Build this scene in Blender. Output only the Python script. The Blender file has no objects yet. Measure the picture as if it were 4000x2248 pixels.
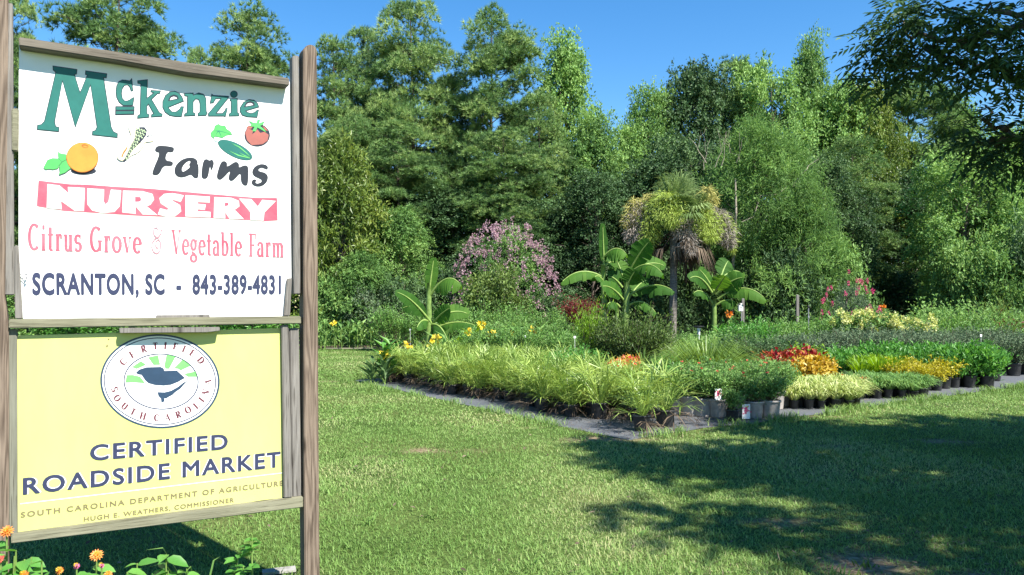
import bpy, math, random
import numpy as np
from mathutils import Vector, Matrix

R = math.radians
sc = bpy.context.scene
col = sc.collection

# ------------------------------------------------------------------ camera, sky, sun, exposure
FPX, CX, HY, EYE = 1900.0, 1288.0, 770.0, 1.6        # focal length and horizon on a 2576 px wide picture
cd = bpy.data.cameras.new('camera')
cd.sensor_width = 36.0
cd.lens = FPX / 2576.0 * 36.0
cd.shift_y = 46.0 / 2576.0
cd.clip_start = 0.05
cd.clip_end = 2000
cam = bpy.data.objects.new('camera', cd)
cam.location = (0, 0, EYE)
cam.rotation_euler = (R(90), 0, 0)
col.objects.link(cam)
sc.camera = cam

SUN_EL = R(50)
SUN_AZ = Vector((0.69, -0.724))                      # towards the sun, over the viewer's right shoulder
to_sun = Vector((SUN_AZ.x * math.cos(SUN_EL), SUN_AZ.y * math.cos(SUN_EL), math.sin(SUN_EL))).normalized()
world = bpy.data.worlds.new('World')
sc.world = world
world.use_nodes = True
wn = world.node_tree
bg = wn.nodes['Background']
sky = wn.nodes.new('ShaderNodeTexSky')
sky.sky_type = 'NISHITA'
sky.sun_disc = False
sky.sun_elevation = SUN_EL
sky.sun_rotation = math.atan2(SUN_AZ.x, SUN_AZ.y)
sky.altitude = 0
sky.air_density = 1.0
sky.dust_density = 0.0
sky.ozone_density = 2.2
hsv = wn.nodes.new('ShaderNodeHueSaturation')
hsv.inputs['Saturation'].default_value = 1.34
wn.links.new(sky.outputs[0], hsv.inputs['Color'])
wn.links.new(hsv.outputs[0], bg.inputs['Color'])
bg.inputs['Strength'].default_value = 0.088
sl = bpy.data.lights.new('sun', 'SUN')
sl.energy = 5.0
sl.angle = R(0.53)
sl.color = (1.0, 0.955, 0.87)
so = bpy.data.objects.new('sun', sl)
so.rotation_euler = (-to_sun).to_track_quat('-Z', 'Y').to_euler()
so.location = (20, -20, 30)
col.objects.link(so)
sc.view_settings.view_transform = 'Standard'
sc.view_settings.look = 'None'
sc.view_settings.exposure = 1.35
sc.view_settings.gamma = 1.0
sc.render.engine = 'CYCLES'
sc.cycles.max_bounces = 6
sc.cycles.diffuse_bounces = 3
sc.cycles.transmission_bounces = 3
sc.cycles.use_denoising = True

# ------------------------------------------------------------------ helpers
def at(px, py, Y):
    return np.array([(px - CX) / FPX * Y, Y, EYE + (HY - py) / FPX * Y])
def X_at(px, Y):
    return (px - CX) / FPX * Y
def Y_ground(py):
    return EYE * FPX / (py - HY)

def link(name, mesh, mat=None, parent=None):
    o = bpy.data.objects.new(name, mesh)
    if mat is not None and len(mesh.materials) == 0:
        mesh.materials.append(mat)
    if parent is not None:
        o.parent = parent
    col.objects.link(o)
    return o
def empty(name, loc=(0, 0, 0), rz=0.0):
    o = bpy.data.objects.new(name, None)
    o.location = loc
    o.rotation_euler = (0, 0, rz)
    o.empty_display_size = 0.1
    col.objects.link(o)
    return o
def tag(o, label, cat, group=None, kind=None):
    o['label'] = label
    o['category'] = cat
    if group:
        o['group'] = group
    if kind:
        o['kind'] = kind
    return o
def copy_tree(o, parent=None):
    c = o.copy()
    col.objects.link(c)
    c.parent = parent
    for ch in list(o.children):
        copy_tree(ch, c)
    return c

class G:
    """Collects polygons (arrays of N x k x 3) with a tint per polygon and builds one mesh."""
    def __init__(self):
        self.b = []
        self.smooth = []
    def polys(self, P, tint=0.5, smooth=False):
        P = np.asarray(P, float)
        n = len(P)
        if n == 0:
            return
        t = np.broadcast_to(np.asarray(tint, float), (n,))
        self.b.append((P, t, smooth))
    def tube(self, pts, rad, k=6, tint=0.5, cap=True):
        pts = np.asarray(pts, float)
        m = len(pts)
        rad = np.broadcast_to(np.asarray(rad, float), (m,))
        tg = np.gradient(pts, axis=0)
        tg /= np.linalg.norm(tg, axis=1)[:, None] + 1e-9
        ref = np.array([0, 0, 1.0]) if abs(tg[0, 2]) < .9 else np.array([1.0, 0, 0])
        a = np.cross(tg, ref)
        a /= np.linalg.norm(a, axis=1)[:, None] + 1e-9
        b = np.cross(tg, a)
        th = np.linspace(0, 2 * np.pi, k, endpoint=False)
        ring = pts[:, None, :] + rad[:, None, None] * (np.cos(th)[None, :, None] * a[:, None, :] + np.sin(th)[None, :, None] * b[:, None, :])
        r2 = np.roll(ring, -1, axis=1)
        q = np.stack([ring[:-1], ring[1:], r2[1:], r2[:-1]], axis=2).reshape(-1, 4, 3)
        self.polys(q, tint, True)
        if cap:
            self.polys(ring[-1][None, ::1], tint)
    def lathe(self, prof, k=20, tint=0.5, c=(0, 0, 0)):
        th = np.linspace(0, 2 * np.pi, k, endpoint=False)
        prof = np.asarray(prof, float)
        ring = np.stack([prof[:, 0, None] * np.cos(th) + c[0], prof[:, 0, None] * np.sin(th) + c[1], np.repeat(prof[:, 1, None], k, 1) + c[2]], -1)
        r2 = np.roll(ring, -1, axis=1)
        q = np.stack([ring[:-1], r2[:-1], r2[1:], ring[1:]], axis=2).reshape(-1, 4, 3)
        self.polys(q, tint, True)
    def box(self, c, s, tint=0.5):
        c, s = np.asarray(c, float), np.asarray(s, float) / 2
        v = np.array([[x, y, z] for x in (-1, 1) for y in (-1, 1) for z in (-1, 1)]) * s + c
        for f in ((0, 1, 3, 2), (4, 6, 7, 5), (0, 4, 5, 1), (2, 3, 7, 6), (0, 2, 6, 4), (1, 5, 7, 3)):
            self.polys(v[list(f)][None], tint)
    def mesh(self, name):
        V, LT, T, S = [], [], [], []
        for P, t, s in self.b:
            n, k, _ = P.shape
            V.append(P.reshape(-1, 3))
            LT.append(np.full(n, k))
            T.append(t)
            S.append(np.full(n, s))
        V = np.concatenate(V)
        LT = np.concatenate(LT)
        T = np.concatenate(T)
        S = np.concatenate(S)
        me = bpy.data.meshes.new(name)
        me.vertices.add(len(V))
        me.vertices.foreach_set('co', V.astype(np.float32).ravel())
        me.loops.add(len(V))
        me.loops.foreach_set('vertex_index', np.arange(len(V), dtype=np.int32))
        me.polygons.add(len(LT))
        me.polygons.foreach_set('loop_start', np.concatenate([[0], np.cumsum(LT)[:-1]]).astype(np.int32))
        me.polygons.foreach_set('loop_total', LT.astype(np.int32))
        me.polygons.foreach_set('use_smooth', S.astype(bool))
        at_ = me.attributes.new('tint', 'FLOAT', 'FACE')
        at_.data.foreach_set('value', T.astype(np.float32))
        me.update(calc_edges=True)
        if S.any() and not S.all() or S.all():
            pass
        return me
    def weld(self, name, dist=1e-4):
        import bmesh
        me = self.mesh(name)
        bm = bmesh.new()
        bm.from_mesh(me)
        bmesh.ops.remove_doubles(bm, verts=bm.verts, dist=dist)
        bm.to_mesh(me)
        bm.free()
        return me

def unit(v):
    return v / (np.linalg.norm(v, axis=-1, keepdims=True) + 1e-9)
def rdir(rng, n):
    return unit(rng.normal(size=(n, 3)))
def leaves(g, rng, C, D, N, L, W, tint, fold=0.18, droop=0.0):
    """Pointed leaves: base C, along D, facing N."""
    n = len(C)
    L = np.broadcast_to(L, (n,))[:, None]
    W = np.broadcast_to(W, (n,))[:, None]
    D = unit(D)
    S = unit(np.cross(D, N))
    U = unit(np.cross(S, D))
    mid = C + D * L * .45
    tip = C + D * L - U * L * droop
    P = np.stack([C, mid + S * W / 2 + U * W * fold, tip, mid - S * W / 2 + U * W * fold], 1)
    g.polys(P, tint)

# ------------------------------------------------------------------ materials
def nmat(name):
    m = bpy.data.materials.new(name)
    m.use_nodes = True
    nt = m.node_tree
    p = nt.nodes['Principled BSDF']
    return m, nt, p
def ramp(nt, cols):
    r = nt.nodes.new('ShaderNodeValToRGB')
    el = r.color_ramp.elements
    while len(el) < len(cols):
        el.new(0.5)
    for i, c in enumerate(cols):
        pos = i / (len(cols) - 1)
        if len(c) == 2:
            pos, c = c
        el[i].position = pos
        el[i].color = (*c, 1)
    return r
SCALE = {'grass_blades': 0.82, 'pine_needles': 1.28, 'light_green_leaves': 1.12, 'young_palm_leaves': 1.0, 'nursery_green_leaves': 1.05, 'bright_green_leaves': 0.95, 'mid_green_leaves': 1.08,
         'grey_green_leaves': 0.95, 'cream_flower_heads': 0.85, 'golden_leaves': 0.85, 'red_leaves': 0.9, 'chartreuse_leaves': 0.9, 'banana_leaves': 0.85, 'orange_petals': 0.85, 'magenta_petals': 0.8, 'pale_pink_petals': 0.7, 'yellow_green_panicle': 0.9, 'dry_palm_leaves': 0.7}
def leaf_mat(name, cols, trans=0.3, rough=0.45, spec=0.35, sat=1.0):
    m, nt, p = nmat(name)
    a = nt.nodes.new('ShaderNodeAttribute')
    a.attribute_name = 'tint'
    oi = nt.nodes.new('ShaderNodeObjectInfo')
    ad = nt.nodes.new('ShaderNodeMath')
    ad.operation = 'MULTIPLY_ADD'
    nt.links.new(oi.outputs['Random'], ad.inputs[0])
    ad.inputs[1].default_value = 0.16
    nt.links.new(a.outputs['Fac'], ad.inputs[2])
    sb = nt.nodes.new('ShaderNodeMath')
    sb.operation = 'SUBTRACT'
    nt.links.new(ad.outputs[0], sb.inputs[0])
    sb.inputs[1].default_value = 0.08
    k_ = SCALE.get(name, 1.0)
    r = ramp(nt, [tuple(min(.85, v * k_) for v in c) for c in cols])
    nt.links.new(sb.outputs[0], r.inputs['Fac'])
    if sat != 1:
        h0 = nt.nodes.new('ShaderNodeHueSaturation')
        h0.inputs['Saturation'].default_value = sat
        nt.links.new(r.outputs[0], h0.inputs['Color'])
        r = h0
    nt.links.new(r.outputs[0], p.inputs['Base Color'])
    p.inputs['Roughness'].default_value = rough
    p.inputs['Specular IOR Level'].default_value = spec
    if trans > 0:
        tr = nt.nodes.new('ShaderNodeBsdfTranslucent')
        hs = nt.nodes.new('ShaderNodeHueSaturation')
        hs.inputs['Hue'].default_value = 0.485
        hs.inputs['Saturation'].default_value = 1.1
        hs.inputs['Value'].default_value = 1.4
        nt.links.new(r.outputs[0], hs.inputs['Color'])
        nt.links.new(hs.outputs[0], tr.inputs['Color'])
        mx = nt.nodes.new('ShaderNodeMixShader')
        mx.inputs[0].default_value = trans
        nt.links.new(p.outputs[0], mx.inputs[1])
        nt.links.new(tr.outputs[0], mx.inputs[2])
        nt.links.new(mx.outputs[0], nt.nodes['Material Output'].inputs['Surface'])
    return m
def noisy_mat(name, c0, c1, scale=8, rough=0.8, stretch=(1, 1, 1), bump=0.0, detail=6, spec=0.3, mid=(0.35, 0.65)):
    m, nt, p = nmat(name)
    tc = nt.nodes.new('ShaderNodeTexCoord')
    mp = nt.nodes.new('ShaderNodeMapping')
    mp.inputs['Scale'].default_value = stretch
    nz = nt.nodes.new('ShaderNodeTexNoise')
    nz.inputs['Scale'].default_value = scale
    nz.inputs['Detail'].default_value = detail
    nz.inputs['Roughness'].default_value = 0.62
    nt.links.new(tc.outputs['Object'], mp.inputs[0])
    nt.links.new(mp.outputs[0], nz.inputs['Vector'])
    r = ramp(nt, [(mid[0], c0), (mid[1], c1)])
    nt.links.new(nz.outputs['Fac'], r.inputs['Fac'])
    nt.links.new(r.outputs[0], p.inputs['Base Color'])
    p.inputs['Roughness'].default_value = rough
    p.inputs['Specular IOR Level'].default_value = spec
    if bump:
        b = nt.nodes.new('ShaderNodeBump')
        b.inputs['Strength'].default_value = bump
        b.inputs['Distance'].default_value = 0.01
        nt.links.new(nz.outputs['Fac'], b.inputs['Height'])
        nt.links.new(b.outputs[0], p.inputs['Normal'])
    return m
def wood_mat(name, dark, light, axis='z', grain=1.0):
    """weathered board: fine streaks along the board, wide growth-ring arches, knots and grey stains"""
    m, nt, p = nmat(name)
    N, Lk = nt.nodes.new, nt.links.new
    tc = N('ShaderNodeTexCoord')
    mp = N('ShaderNodeMapping')
    mp.inputs['Scale'].default_value = (9, 9, 0.55) if axis == 'z' else (0.55, 9, 9)
    Lk(tc.outputs['Object'], mp.inputs[0])
    wv = N('ShaderNodeTexNoise')
    wv.inputs['Scale'].default_value = 1.6
    wv.inputs['Detail'].default_value = 2
    Lk(mp.outputs[0], wv.inputs['Vector'])
    mul = N('ShaderNodeMath')
    mul.operation = 'MULTIPLY'
    mul.inputs[1].default_value = 58 * grain
    Lk(wv.outputs['Fac'], mul.inputs[0])
    sn = N('ShaderNodeMath')
    sn.operation = 'SINE'
    Lk(mul.outputs[0], sn.inputs[0])
    mp2 = N('ShaderNodeMapping')
    mp2.inputs['Scale'].default_value = (90, 90, 2.2) if axis == 'z' else (2.2, 90, 90)
    Lk(tc.outputs['Object'], mp2.inputs[0])
    fn = N('ShaderNodeTexNoise')
    fn.inputs['Scale'].default_value = 2.0
    fn.inputs['Detail'].default_value = 5
    fn.inputs['Roughness'].default_value = 0.7
    Lk(mp2.outputs[0], fn.inputs['Vector'])
    st = N('ShaderNodeTexNoise')
    st.inputs['Scale'].default_value = 3.0
    st.inputs['Detail'].default_value = 4
    Lk(tc.outputs['Object'], st.inputs['Vector'])
    a = N('ShaderNodeMath')
    a.operation = 'MULTIPLY_ADD'
    Lk(sn.outputs[0], a.inputs[0])
    a.inputs[1].default_value = 0.13 * grain
    Lk(fn.outputs['Fac'], a.inputs[2])
    b = N('ShaderNodeMath')
    b.operation = 'MULTIPLY_ADD'
    Lk(st.outputs['Fac'], b.inputs[0])
    b.inputs[1].default_value = 0.55
    Lk(a.outputs[0], b.inputs[2])
    c = N('ShaderNodeMath')
    c.operation = 'SUBTRACT'
    Lk(b.outputs[0], c.inputs[0])
    c.inputs[1].default_value = 0.27
    dark, light = tuple(x * .8 for x in dark), tuple(x * .82 for x in light)
    mid = tuple((x + y) / 2 for x, y in zip(dark, light))
    r = ramp(nt, [(0.2, dark), (0.5, mid), (0.8, light)])
    Lk(c.outputs[0], r.inputs['Fac'])
    mp3 = N('ShaderNodeMapping')                          # knots and short drying cracks
    mp3.inputs['Scale'].default_value = (11, 11, 3.2) if axis == 'z' else (3.2, 11, 11)
    Lk(tc.outputs['Object'], mp3.inputs[0])
    vo = N('ShaderNodeTexVoronoi')
    vo.inputs['Scale'].default_value = 0.62
    Lk(mp3.outputs[0], vo.inputs['Vector'])
    kr_ = ramp(nt, [(0.05, (0.16, 0.15, 0.14)), (0.13, (1, 1, 1))])
    Lk(vo.outputs['Distance'], kr_.inputs['Fac'])
    cr = N('ShaderNodeTexNoise')
    cr.inputs['Scale'].default_value = 2.6
    cr.inputs['Detail'].default_value = 1
    Lk(mp2.outputs[0], cr.inputs['Vector'])
    ck = ramp(nt, [(0.30, (0.3, 0.28, 0.26)), (0.36, (1, 1, 1))])
    Lk(cr.outputs['Fac'], ck.inputs['Fac'])
    k1 = N('ShaderNodeMix')
    k1.data_type = 'RGBA'
    k1.blend_type = 'MULTIPLY'
    k1.inputs[0].default_value = 1
    Lk(r.outputs[0], k1.inputs[6])
    Lk(kr_.outputs[0], k1.inputs[7])
    k2 = N('ShaderNodeMix')
    k2.data_type = 'RGBA'
    k2.blend_type = 'MULTIPLY'
    k2.inputs[0].default_value = 0.8
    Lk(k1.outputs[2], k2.inputs[6])
    Lk(ck.outputs[0], k2.inputs[7])
    Lk(k2.outputs[2], p.inputs['Base Color'])
    p.inputs['Roughness'].default_value = 0.85
    p.inputs['Specular IOR Level'].default_value = 0.2
    bp = N('ShaderNodeBump')
    bp.inputs['Strength'].default_value = 0.5
    bp.inputs['Distance'].default_value = 0.004
    Lk(c.outputs[0], bp.inputs['Height'])
    Lk(bp.outputs[0], p.inputs['Normal'])
    return m
def flat_mat(name, c, rough=0.6, spec=0.3):
    return noisy_mat(name, tuple(x * 0.88 for x in c), tuple(min(1, x * 1.08) for x in c), 14, rough, spec=spec)

M = {}
M['grass'] = leaf_mat('grass_blades', [(0.085, 0.14, 0.028), (0.185, 0.335, 0.075), (0.28, 0.415, 0.12), (0.50, 0.49, 0.24)], 0.28, 0.55, 0.25)
M['pine'] = leaf_mat('pine_needles', [(0.036, 0.08, 0.026), (0.10, 0.19, 0.05), (0.25, 0.335, 0.10)], 0.2, 0.5, 0.25, 0.95)
M['leaf_mid'] = leaf_mat('mid_green_leaves', [(0.045, 0.11, 0.026), (0.12, 0.245, 0.052), (0.25, 0.385, 0.095)], 0.3, 0.55, 0.22, 0.94)
M['leaf_dark_shade'] = leaf_mat('dark_and_shaded_leaves', [(0.022, 0.055, 0.018), (0.05, 0.12, 0.032), (0.115, 0.21, 0.06)], 0.25, 0.55, 0.25, 0.88)  # dark foliage; albedo also lowered to stand in for self-shadow in the understorey
M['leaf_light'] = leaf_mat('light_green_leaves', [(0.085, 0.17, 0.04), (0.155, 0.29, 0.065), (0.27, 0.42, 0.11)], 0.33, 0.55, 0.22, 0.94)
M['leaf_yellow'] = leaf_mat('yellow_green_leaves', [(0.075, 0.125, 0.026), (0.145, 0.215, 0.04), (0.27, 0.32, 0.07)], 0.33, 0.42, 0.35)
M['leaf_grey'] = leaf_mat('grey_green_leaves', [(0.05, 0.085, 0.042), (0.11, 0.17, 0.085), (0.22, 0.29, 0.17)], 0.2, 0.6, 0.25)
M['leaf_bright'] = leaf_mat('bright_green_leaves', [(0.045, 0.14, 0.026), (0.09, 0.265, 0.045), (0.19, 0.40, 0.085)], 0.35, 0.45, 0.35)
M['banana'] = leaf_mat('banana_leaves', [(0.025, 0.085, 0.016), (0.065, 0.175, 0.026), (0.16, 0.30, 0.045)], 0.45, 0.62, 0.12)
M['midrib'] = noisy_mat('pale_midrib', (0.15, 0.24, 0.05), (0.24, 0.33, 0.085), 10, 0.5)
M['chartreuse'] = leaf_mat('chartreuse_leaves', [(0.22, 0.23, 0.02), (0.46, 0.42, 0.035), (0.62, 0.54, 0.06)], 0.3)
M['gold'] = leaf_mat('golden_leaves', [(0.30, 0.19, 0.02), (0.58, 0.40, 0.05), (0.78, 0.62, 0.14)], 0.3)
M['red'] = leaf_mat('red_leaves', [(0.13, 0.012, 0.012), (0.33, 0.03, 0.022), (0.62, 0.26, 0.07)], 0.3)
M['nursery_green'] = leaf_mat('nursery_green_leaves', [(0.05, 0.115, 0.028), (0.12, 0.25, 0.055), (0.27, 0.42, 0.11)], 0.3, 0.5, 0.3)
M['palmfan'] = leaf_mat('fan_palm_leaves', [(0.055, 0.10, 0.03), (0.13, 0.20, 0.06), (0.28, 0.36, 0.14)], 0.25, 0.5, 0.3)
M['bush_olive'] = leaf_mat('olive_bush_leaves', [(0.028, 0.055, 0.014), (0.07, 0.125, 0.026), (0.17, 0.24, 0.055)], 0.28, 0.5, 0.3)
M['maroon'] = leaf_mat('maroon_leaves', [(0.06, 0.013, 0.012), (0.15, 0.028, 0.024), (0.26, 0.065, 0.04)], 0.3)
M['lime'] = leaf_mat('lime_leaves', [(0.10, 0.20, 0.02), (0.19, 0.34, 0.03), (0.30, 0.44, 0.06)], 0.35)
M['palmleaf'] = leaf_mat('young_palm_leaves', [(0.09, 0.165, 0.032), (0.20, 0.31, 0.058), (0.38, 0.465, 0.12)], 0.3, 0.4, 0.45)
M['drypalm'] = leaf_mat('dry_palm_leaves', [(0.05, 0.036, 0.026), (0.15, 0.11, 0.078), (0.36, 0.28, 0.20)], 0.15, 0.7, 0.1)
M['varieg'] = leaf_mat('striped_blades', [(0.12, 0.21, 0.035), (0.34, 0.42, 0.12), (0.68, 0.68, 0.36)], 0.3)
M['pinkflower'] = leaf_mat('pale_pink_petals', [(0.42, 0.21, 0.26), (0.58, 0.35, 0.41), (0.72, 0.52, 0.56)], 0.3)
M['rosepetal'] = leaf_mat('deep_pink_petals', [(0.36, 0.03, 0.10), (0.58, 0.07, 0.18), (0.7, 0.18, 0.28)], 0.3)
M['coral'] = leaf_mat('coral_petals', [(0.6, 0.07, 0.06), (0.75, 0.16, 0.12), (0.8, 0.3, 0.2)], 0.25)
M['orange'] = leaf_mat('orange_petals', [(0.62, 0.13, 0.02), (0.80, 0.27, 0.04), (0.85, 0.42, 0.1)], 0.25)
M['yellowpetal'] = leaf_mat('yellow_petals', [(0.75, 0.48, 0.03), (0.85, 0.65, 0.05), (0.85, 0.75, 0.2)], 0.25)
M['cream'] = leaf_mat('cream_flower_heads', [(0.42, 0.48, 0.10), (0.65, 0.68, 0.22), (0.80, 0.80, 0.48)], 0.25)
M['magenta'] = leaf_mat('magenta_petals', [(0.5, 0.06, 0.22), (0.7, 0.12, 0.34), (0.8, 0.4, 0.5)], 0.25)
M['panicle'] = leaf_mat('yellow_green_panicle', [(0.19, 0.27, 0.04), (0.35, 0.46, 0.09), (0.50, 0.58, 0.19)], 0.25, 0.6, 0.15)
M['pan_pale'] = leaf_mat('pale_panicle', [(0.22, 0.22, 0.06), (0.40, 0.38, 0.12), (0.55, 0.5, 0.2)], 0.2, 0.7, 0.1)
M['pan_grey'] = leaf_mat('grey_dry_panicle', [(0.13, 0.115, 0.10), (0.25, 0.22, 0.19), (0.36, 0.31, 0.26)], 0.1, 0.8, 0.05)
M['bark'] = noisy_mat('grey_brown_bark', (0.05, 0.04, 0.032), (0.15, 0.125, 0.10), 6, 0.9, (1, 1, 0.25), 0.6)
M['pinebark'] = noisy_mat('pine_bark', (0.04, 0.028, 0.022), (0.13, 0.095, 0.075), 5, 0.9, (1, 1, 0.4), 0.6)
M['palmbark'] = noisy_mat('palm_trunk', (0.09, 0.08, 0.07), (0.21, 0.19, 0.165), 9, 0.9, (0.6, 0.6, 3), 0.6)
M['twig'] = noisy_mat('twig', (0.07, 0.06, 0.04), (0.16, 0.13, 0.09), 10)
M['drytwig'] = noisy_mat('dead_twigs', (0.2, 0.17, 0.13), (0.33, 0.29, 0.22), 10)
M['stem'] = noisy_mat('green_stem', (0.10, 0.17, 0.035), (0.18, 0.27, 0.07), 10, 0.5)
M['pot_black'] = noisy_mat('black_plastic_pot', (0.010, 0.010, 0.011), (0.032, 0.032, 0.034), 14, 0.45, bump=0.1, spec=0.5)
M['pot_grey'] = noisy_mat('grey_plastic_pot', (0.24, 0.215, 0.20), (0.38, 0.345, 0.32), 9, 0.6, bump=0.1)
M['soil'] = noisy_mat('potting_soil', (0.02, 0.014, 0.01), (0.07, 0.048, 0.03), 30, 0.95, bump=0.4)
M['white_plastic'] = noisy_mat('white_plastic', (0.7, 0.7, 0.68), (0.82, 0.82, 0.8), 20, 0.5)
M['white_paint'] = noisy_mat('white_board_paint', (0.74, 0.74, 0.74), (0.82, 0.82, 0.815), 3, 0.55, mid=(0.3, 0.7))
M['yellow_paint'] = noisy_mat('faded_yellow_board', (0.485, 0.495, 0.15), (0.525, 0.535, 0.20), 2.2, 0.5, (1.0, 1, 0.35), mid=(0.3, 0.7))
M['green_ink'] = flat_mat('sea_green_vinyl', (0.018, 0.125, 0.105), 0.4)
M['dark_ink'] = flat_mat('dark_slate_vinyl', (0.022, 0.026, 0.040), 0.4)
M['navy_ink'] = flat_mat('navy_vinyl', (0.034, 0.04, 0.085), 0.4)
M['emblem_navy'] = flat_mat('emblem_navy', (0.026, 0.052, 0.095), 0.4)
M['black_ink'] = flat_mat('black_vinyl', (0.022, 0.025, 0.032), 0.4)
M['pink_ink'] = noisy_mat('faded_red_vinyl', (0.42, 0.06, 0.10), (0.50, 0.11, 0.15), 12, 0.5)
M['pink_text'] = noisy_mat('faded_red_letters', (0.38, 0.07, 0.11), (0.48, 0.14, 0.18), 9, 0.5)
M['ghost'] = flat_mat('ghost_edge', (0.60, 0.60, 0.56), 0.6)
M['amp_ink'] = flat_mat('pale_rose_vinyl', (0.34, 0.17, 0.20), 0.5)
M['orange_ink'] = flat_mat('orange_vinyl', (0.62, 0.24, 0.04), 0.4)
M['orange_line'] = flat_mat('brown_orange_vinyl', (0.38, 0.12, 0.02), 0.4)
M['leaf_ink'] = flat_mat('leaf_green_vinyl', (0.08, 0.38, 0.10), 0.4)
M['ray_ink'] = flat_mat('light_green_vinyl', (0.15, 0.48, 0.13), 0.4)
M['corn_ink'] = flat_mat('cream_vinyl', (0.70, 0.64, 0.46), 0.4)
M['kernel_ink'] = flat_mat('corn_green_vinyl', (0.40, 0.52, 0.30), 0.4)
M['tomato_ink'] = flat_mat('faded_tomato_vinyl', (0.32, 0.105, 0.085), 0.4)
M['maroon_ink'] = flat_mat('maroon_vinyl', (0.13, 0.035, 0.05), 0.4)
M['olive_ink'] = flat_mat('olive_vinyl', (0.18, 0.15, 0.08), 0.4)
M['post'] = wood_mat('brown_post_wood', (0.085, 0.06, 0.045), (0.28, 0.215, 0.165), 'z', 1.2)
M['rail'] = wood_mat('grey_rail_wood', (0.08, 0.066, 0.052), (0.25, 0.22, 0.18), 'x', 0.55)
M['batten'] = wood_mat('silver_grey_batten', (0.12, 0.108, 0.098), (0.30, 0.28, 0.255), 'z', 0.5)
M['batten_green'] = wood_mat('greenish_batten', (0.12, 0.12, 0.09), (0.26, 0.256, 0.205), 'z', 0.5)
M['rail_green'] = wood_mat('greenish_rail', (0.13, 0.125, 0.08), (0.32, 0.305, 0.215), 'x', 0.55)
M['steel'] = flat_mat('nail_steel', (0.25, 0.25, 0.27), 0.4)
M['concrete'] = noisy_mat('pale_concrete', (0.20, 0.19, 0.17), (0.34, 0.33, 0.30), 12, 0.9, bump=0.3)  # tone lowered to stand in for the shade over half the block
# ------------------------------------------------------------------ ground
rngG = np.random.default_rng(11)
E1 = np.array([0.823, 0.568])
E2 = np.array([-0.568, 0.823])
A0 = np.array([1.35, 9.0])
def bed(s, t):
    p = A0 + s * E1 + t * E2
    return float(p[0]), float(p[1])
MAT = [bed(0, 0), bed(24, 0), bed(24, 13.5), bed(5.2, 13.5), bed(3.1, 9.2), bed(0.15, 8.5)]
def inside(x, y, poly):
    r = np.zeros(np.shape(x), bool)
    n = len(poly)
    for i in range(n):
        x0, y0 = poly[i]
        x1, y1 = poly[(i + 1) % n]
        c = ((y0 > y) != (y1 > y)) & (x < (x1 - x0) * (y - y0) / (y1 - y0 + 1e-12) + x0)
        r ^= c
    return r
def vnoise(x, y, s, seed=0):
    """smooth value noise"""
    x = np.asarray(x) / s + 1000.3 + seed * 17.1
    y = np.asarray(y) / s + 1000.7 + seed * 9.7
    xi, yi = np.floor(x).astype(int), np.floor(y).astype(int)
    fx, fy = x - xi, y - yi
    fx, fy = fx * fx * (3 - 2 * fx), fy * fy * (3 - 2 * fy)
    def h(a, b):
        n = (a * 374761393 + b * 668265263 + seed * 1442695) & 0x7fffffff
        n = ((n ^ (n >> 13)) * 1274126177) & 0x7fffffff
        return ((n ^ (n >> 16)) & 0xffff) / 65535.0
    return (h(xi, yi) * (1 - fx) + h(xi + 1, yi) * fx) * (1 - fy) + (h(xi, yi + 1) * (1 - fx) + h(xi + 1, yi + 1) * fx) * fy
BARE = [(-0.87, 8.35, 0.62, 0.17, 0.9), (-1.45, 7.95, 0.5, 0.10, 0.55), (-1.60, 6.42, 0.19, 0.07, 0.9), (2.2, 4.6, 0.42, 0.42, 1.1),
        (2.9, 4.4, 0.6, 0.22, .9), (2.0, 5.6, 0.32, 0.13, 0.9), (5.0, 8.9, 0.6, 0.2, 0.8), (3.6, 8.6, 0.5, 0.14, 0.7), (1.1, 9.0, 0.8, 0.28, 0.9),
        (4.6, 10.9, 0.5, 0.13, 0.8), (0.2, 9.9, 0.25, 0.1, 0.6), (-3.9, 16.0, 0.9, 0.3, 0.7)]
def bare(x, y):
    v = np.zeros(np.shape(x))
    nz = vnoise(x, y, 0.22, 3) * .9 + vnoise(x, y, 0.09, 5) * .5
    for cx, cy, rx, ry, k in BARE:
        d = ((x - cx) / rx) ** 2 + ((y - cy) / ry) ** 2
        v = np.maximum(v, np.clip((1.25 - d * .8) * k - nz * .75 + .1, 0, 1))
    return v
gx = np.unique(np.concatenate([np.linspace(-400, -24, 9), np.arange(-24, 26.01, .25), np.linspace(26, 400, 9)]))
gy = np.unique(np.concatenate([np.linspace(-200, -2, 6), np.arange(-2, 32.01, .125), np.linspace(32, 600, 10)]))
GX, GY = np.meshgrid(gx, gy)
nx, ny = len(gx), len(gy)
vs = np.stack([GX.ravel(), GY.ravel(), np.zeros(nx * ny)], -1)
idx = np.arange(nx * ny).reshape(ny, nx)
fq = np.stack([idx[:-1, :-1], idx[:-1, 1:], idx[1:, 1:], idx[1:, :-1]], -1).reshape(-1, 4)
me = bpy.data.meshes.new('ground')
me.from_pydata(vs.tolist(), [], fq.tolist())
a = me.attributes.new('soil', 'FLOAT', 'POINT')
a.data.foreach_set('value', bare(GX.ravel(), GY.ravel()).astype(np.float32))
m, nt, p = nmat('lawn_ground')
tc = nt.nodes.new('ShaderNodeTexCoord')
n1 = nt.nodes.new('ShaderNodeTexNoise')
n1.inputs['Scale'].default_value = 0.45
n1.inputs['Detail'].default_value = 8
n2 = nt.nodes.new('ShaderNodeTexNoise')
n2.inputs['Scale'].default_value = 26
n2.inputs['Detail'].default_value = 6
nt.links.new(tc.outputs['Object'], n1.inputs['Vector'])
nt.links.new(tc.outputs['Object'], n2.inputs['Vector'])
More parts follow.
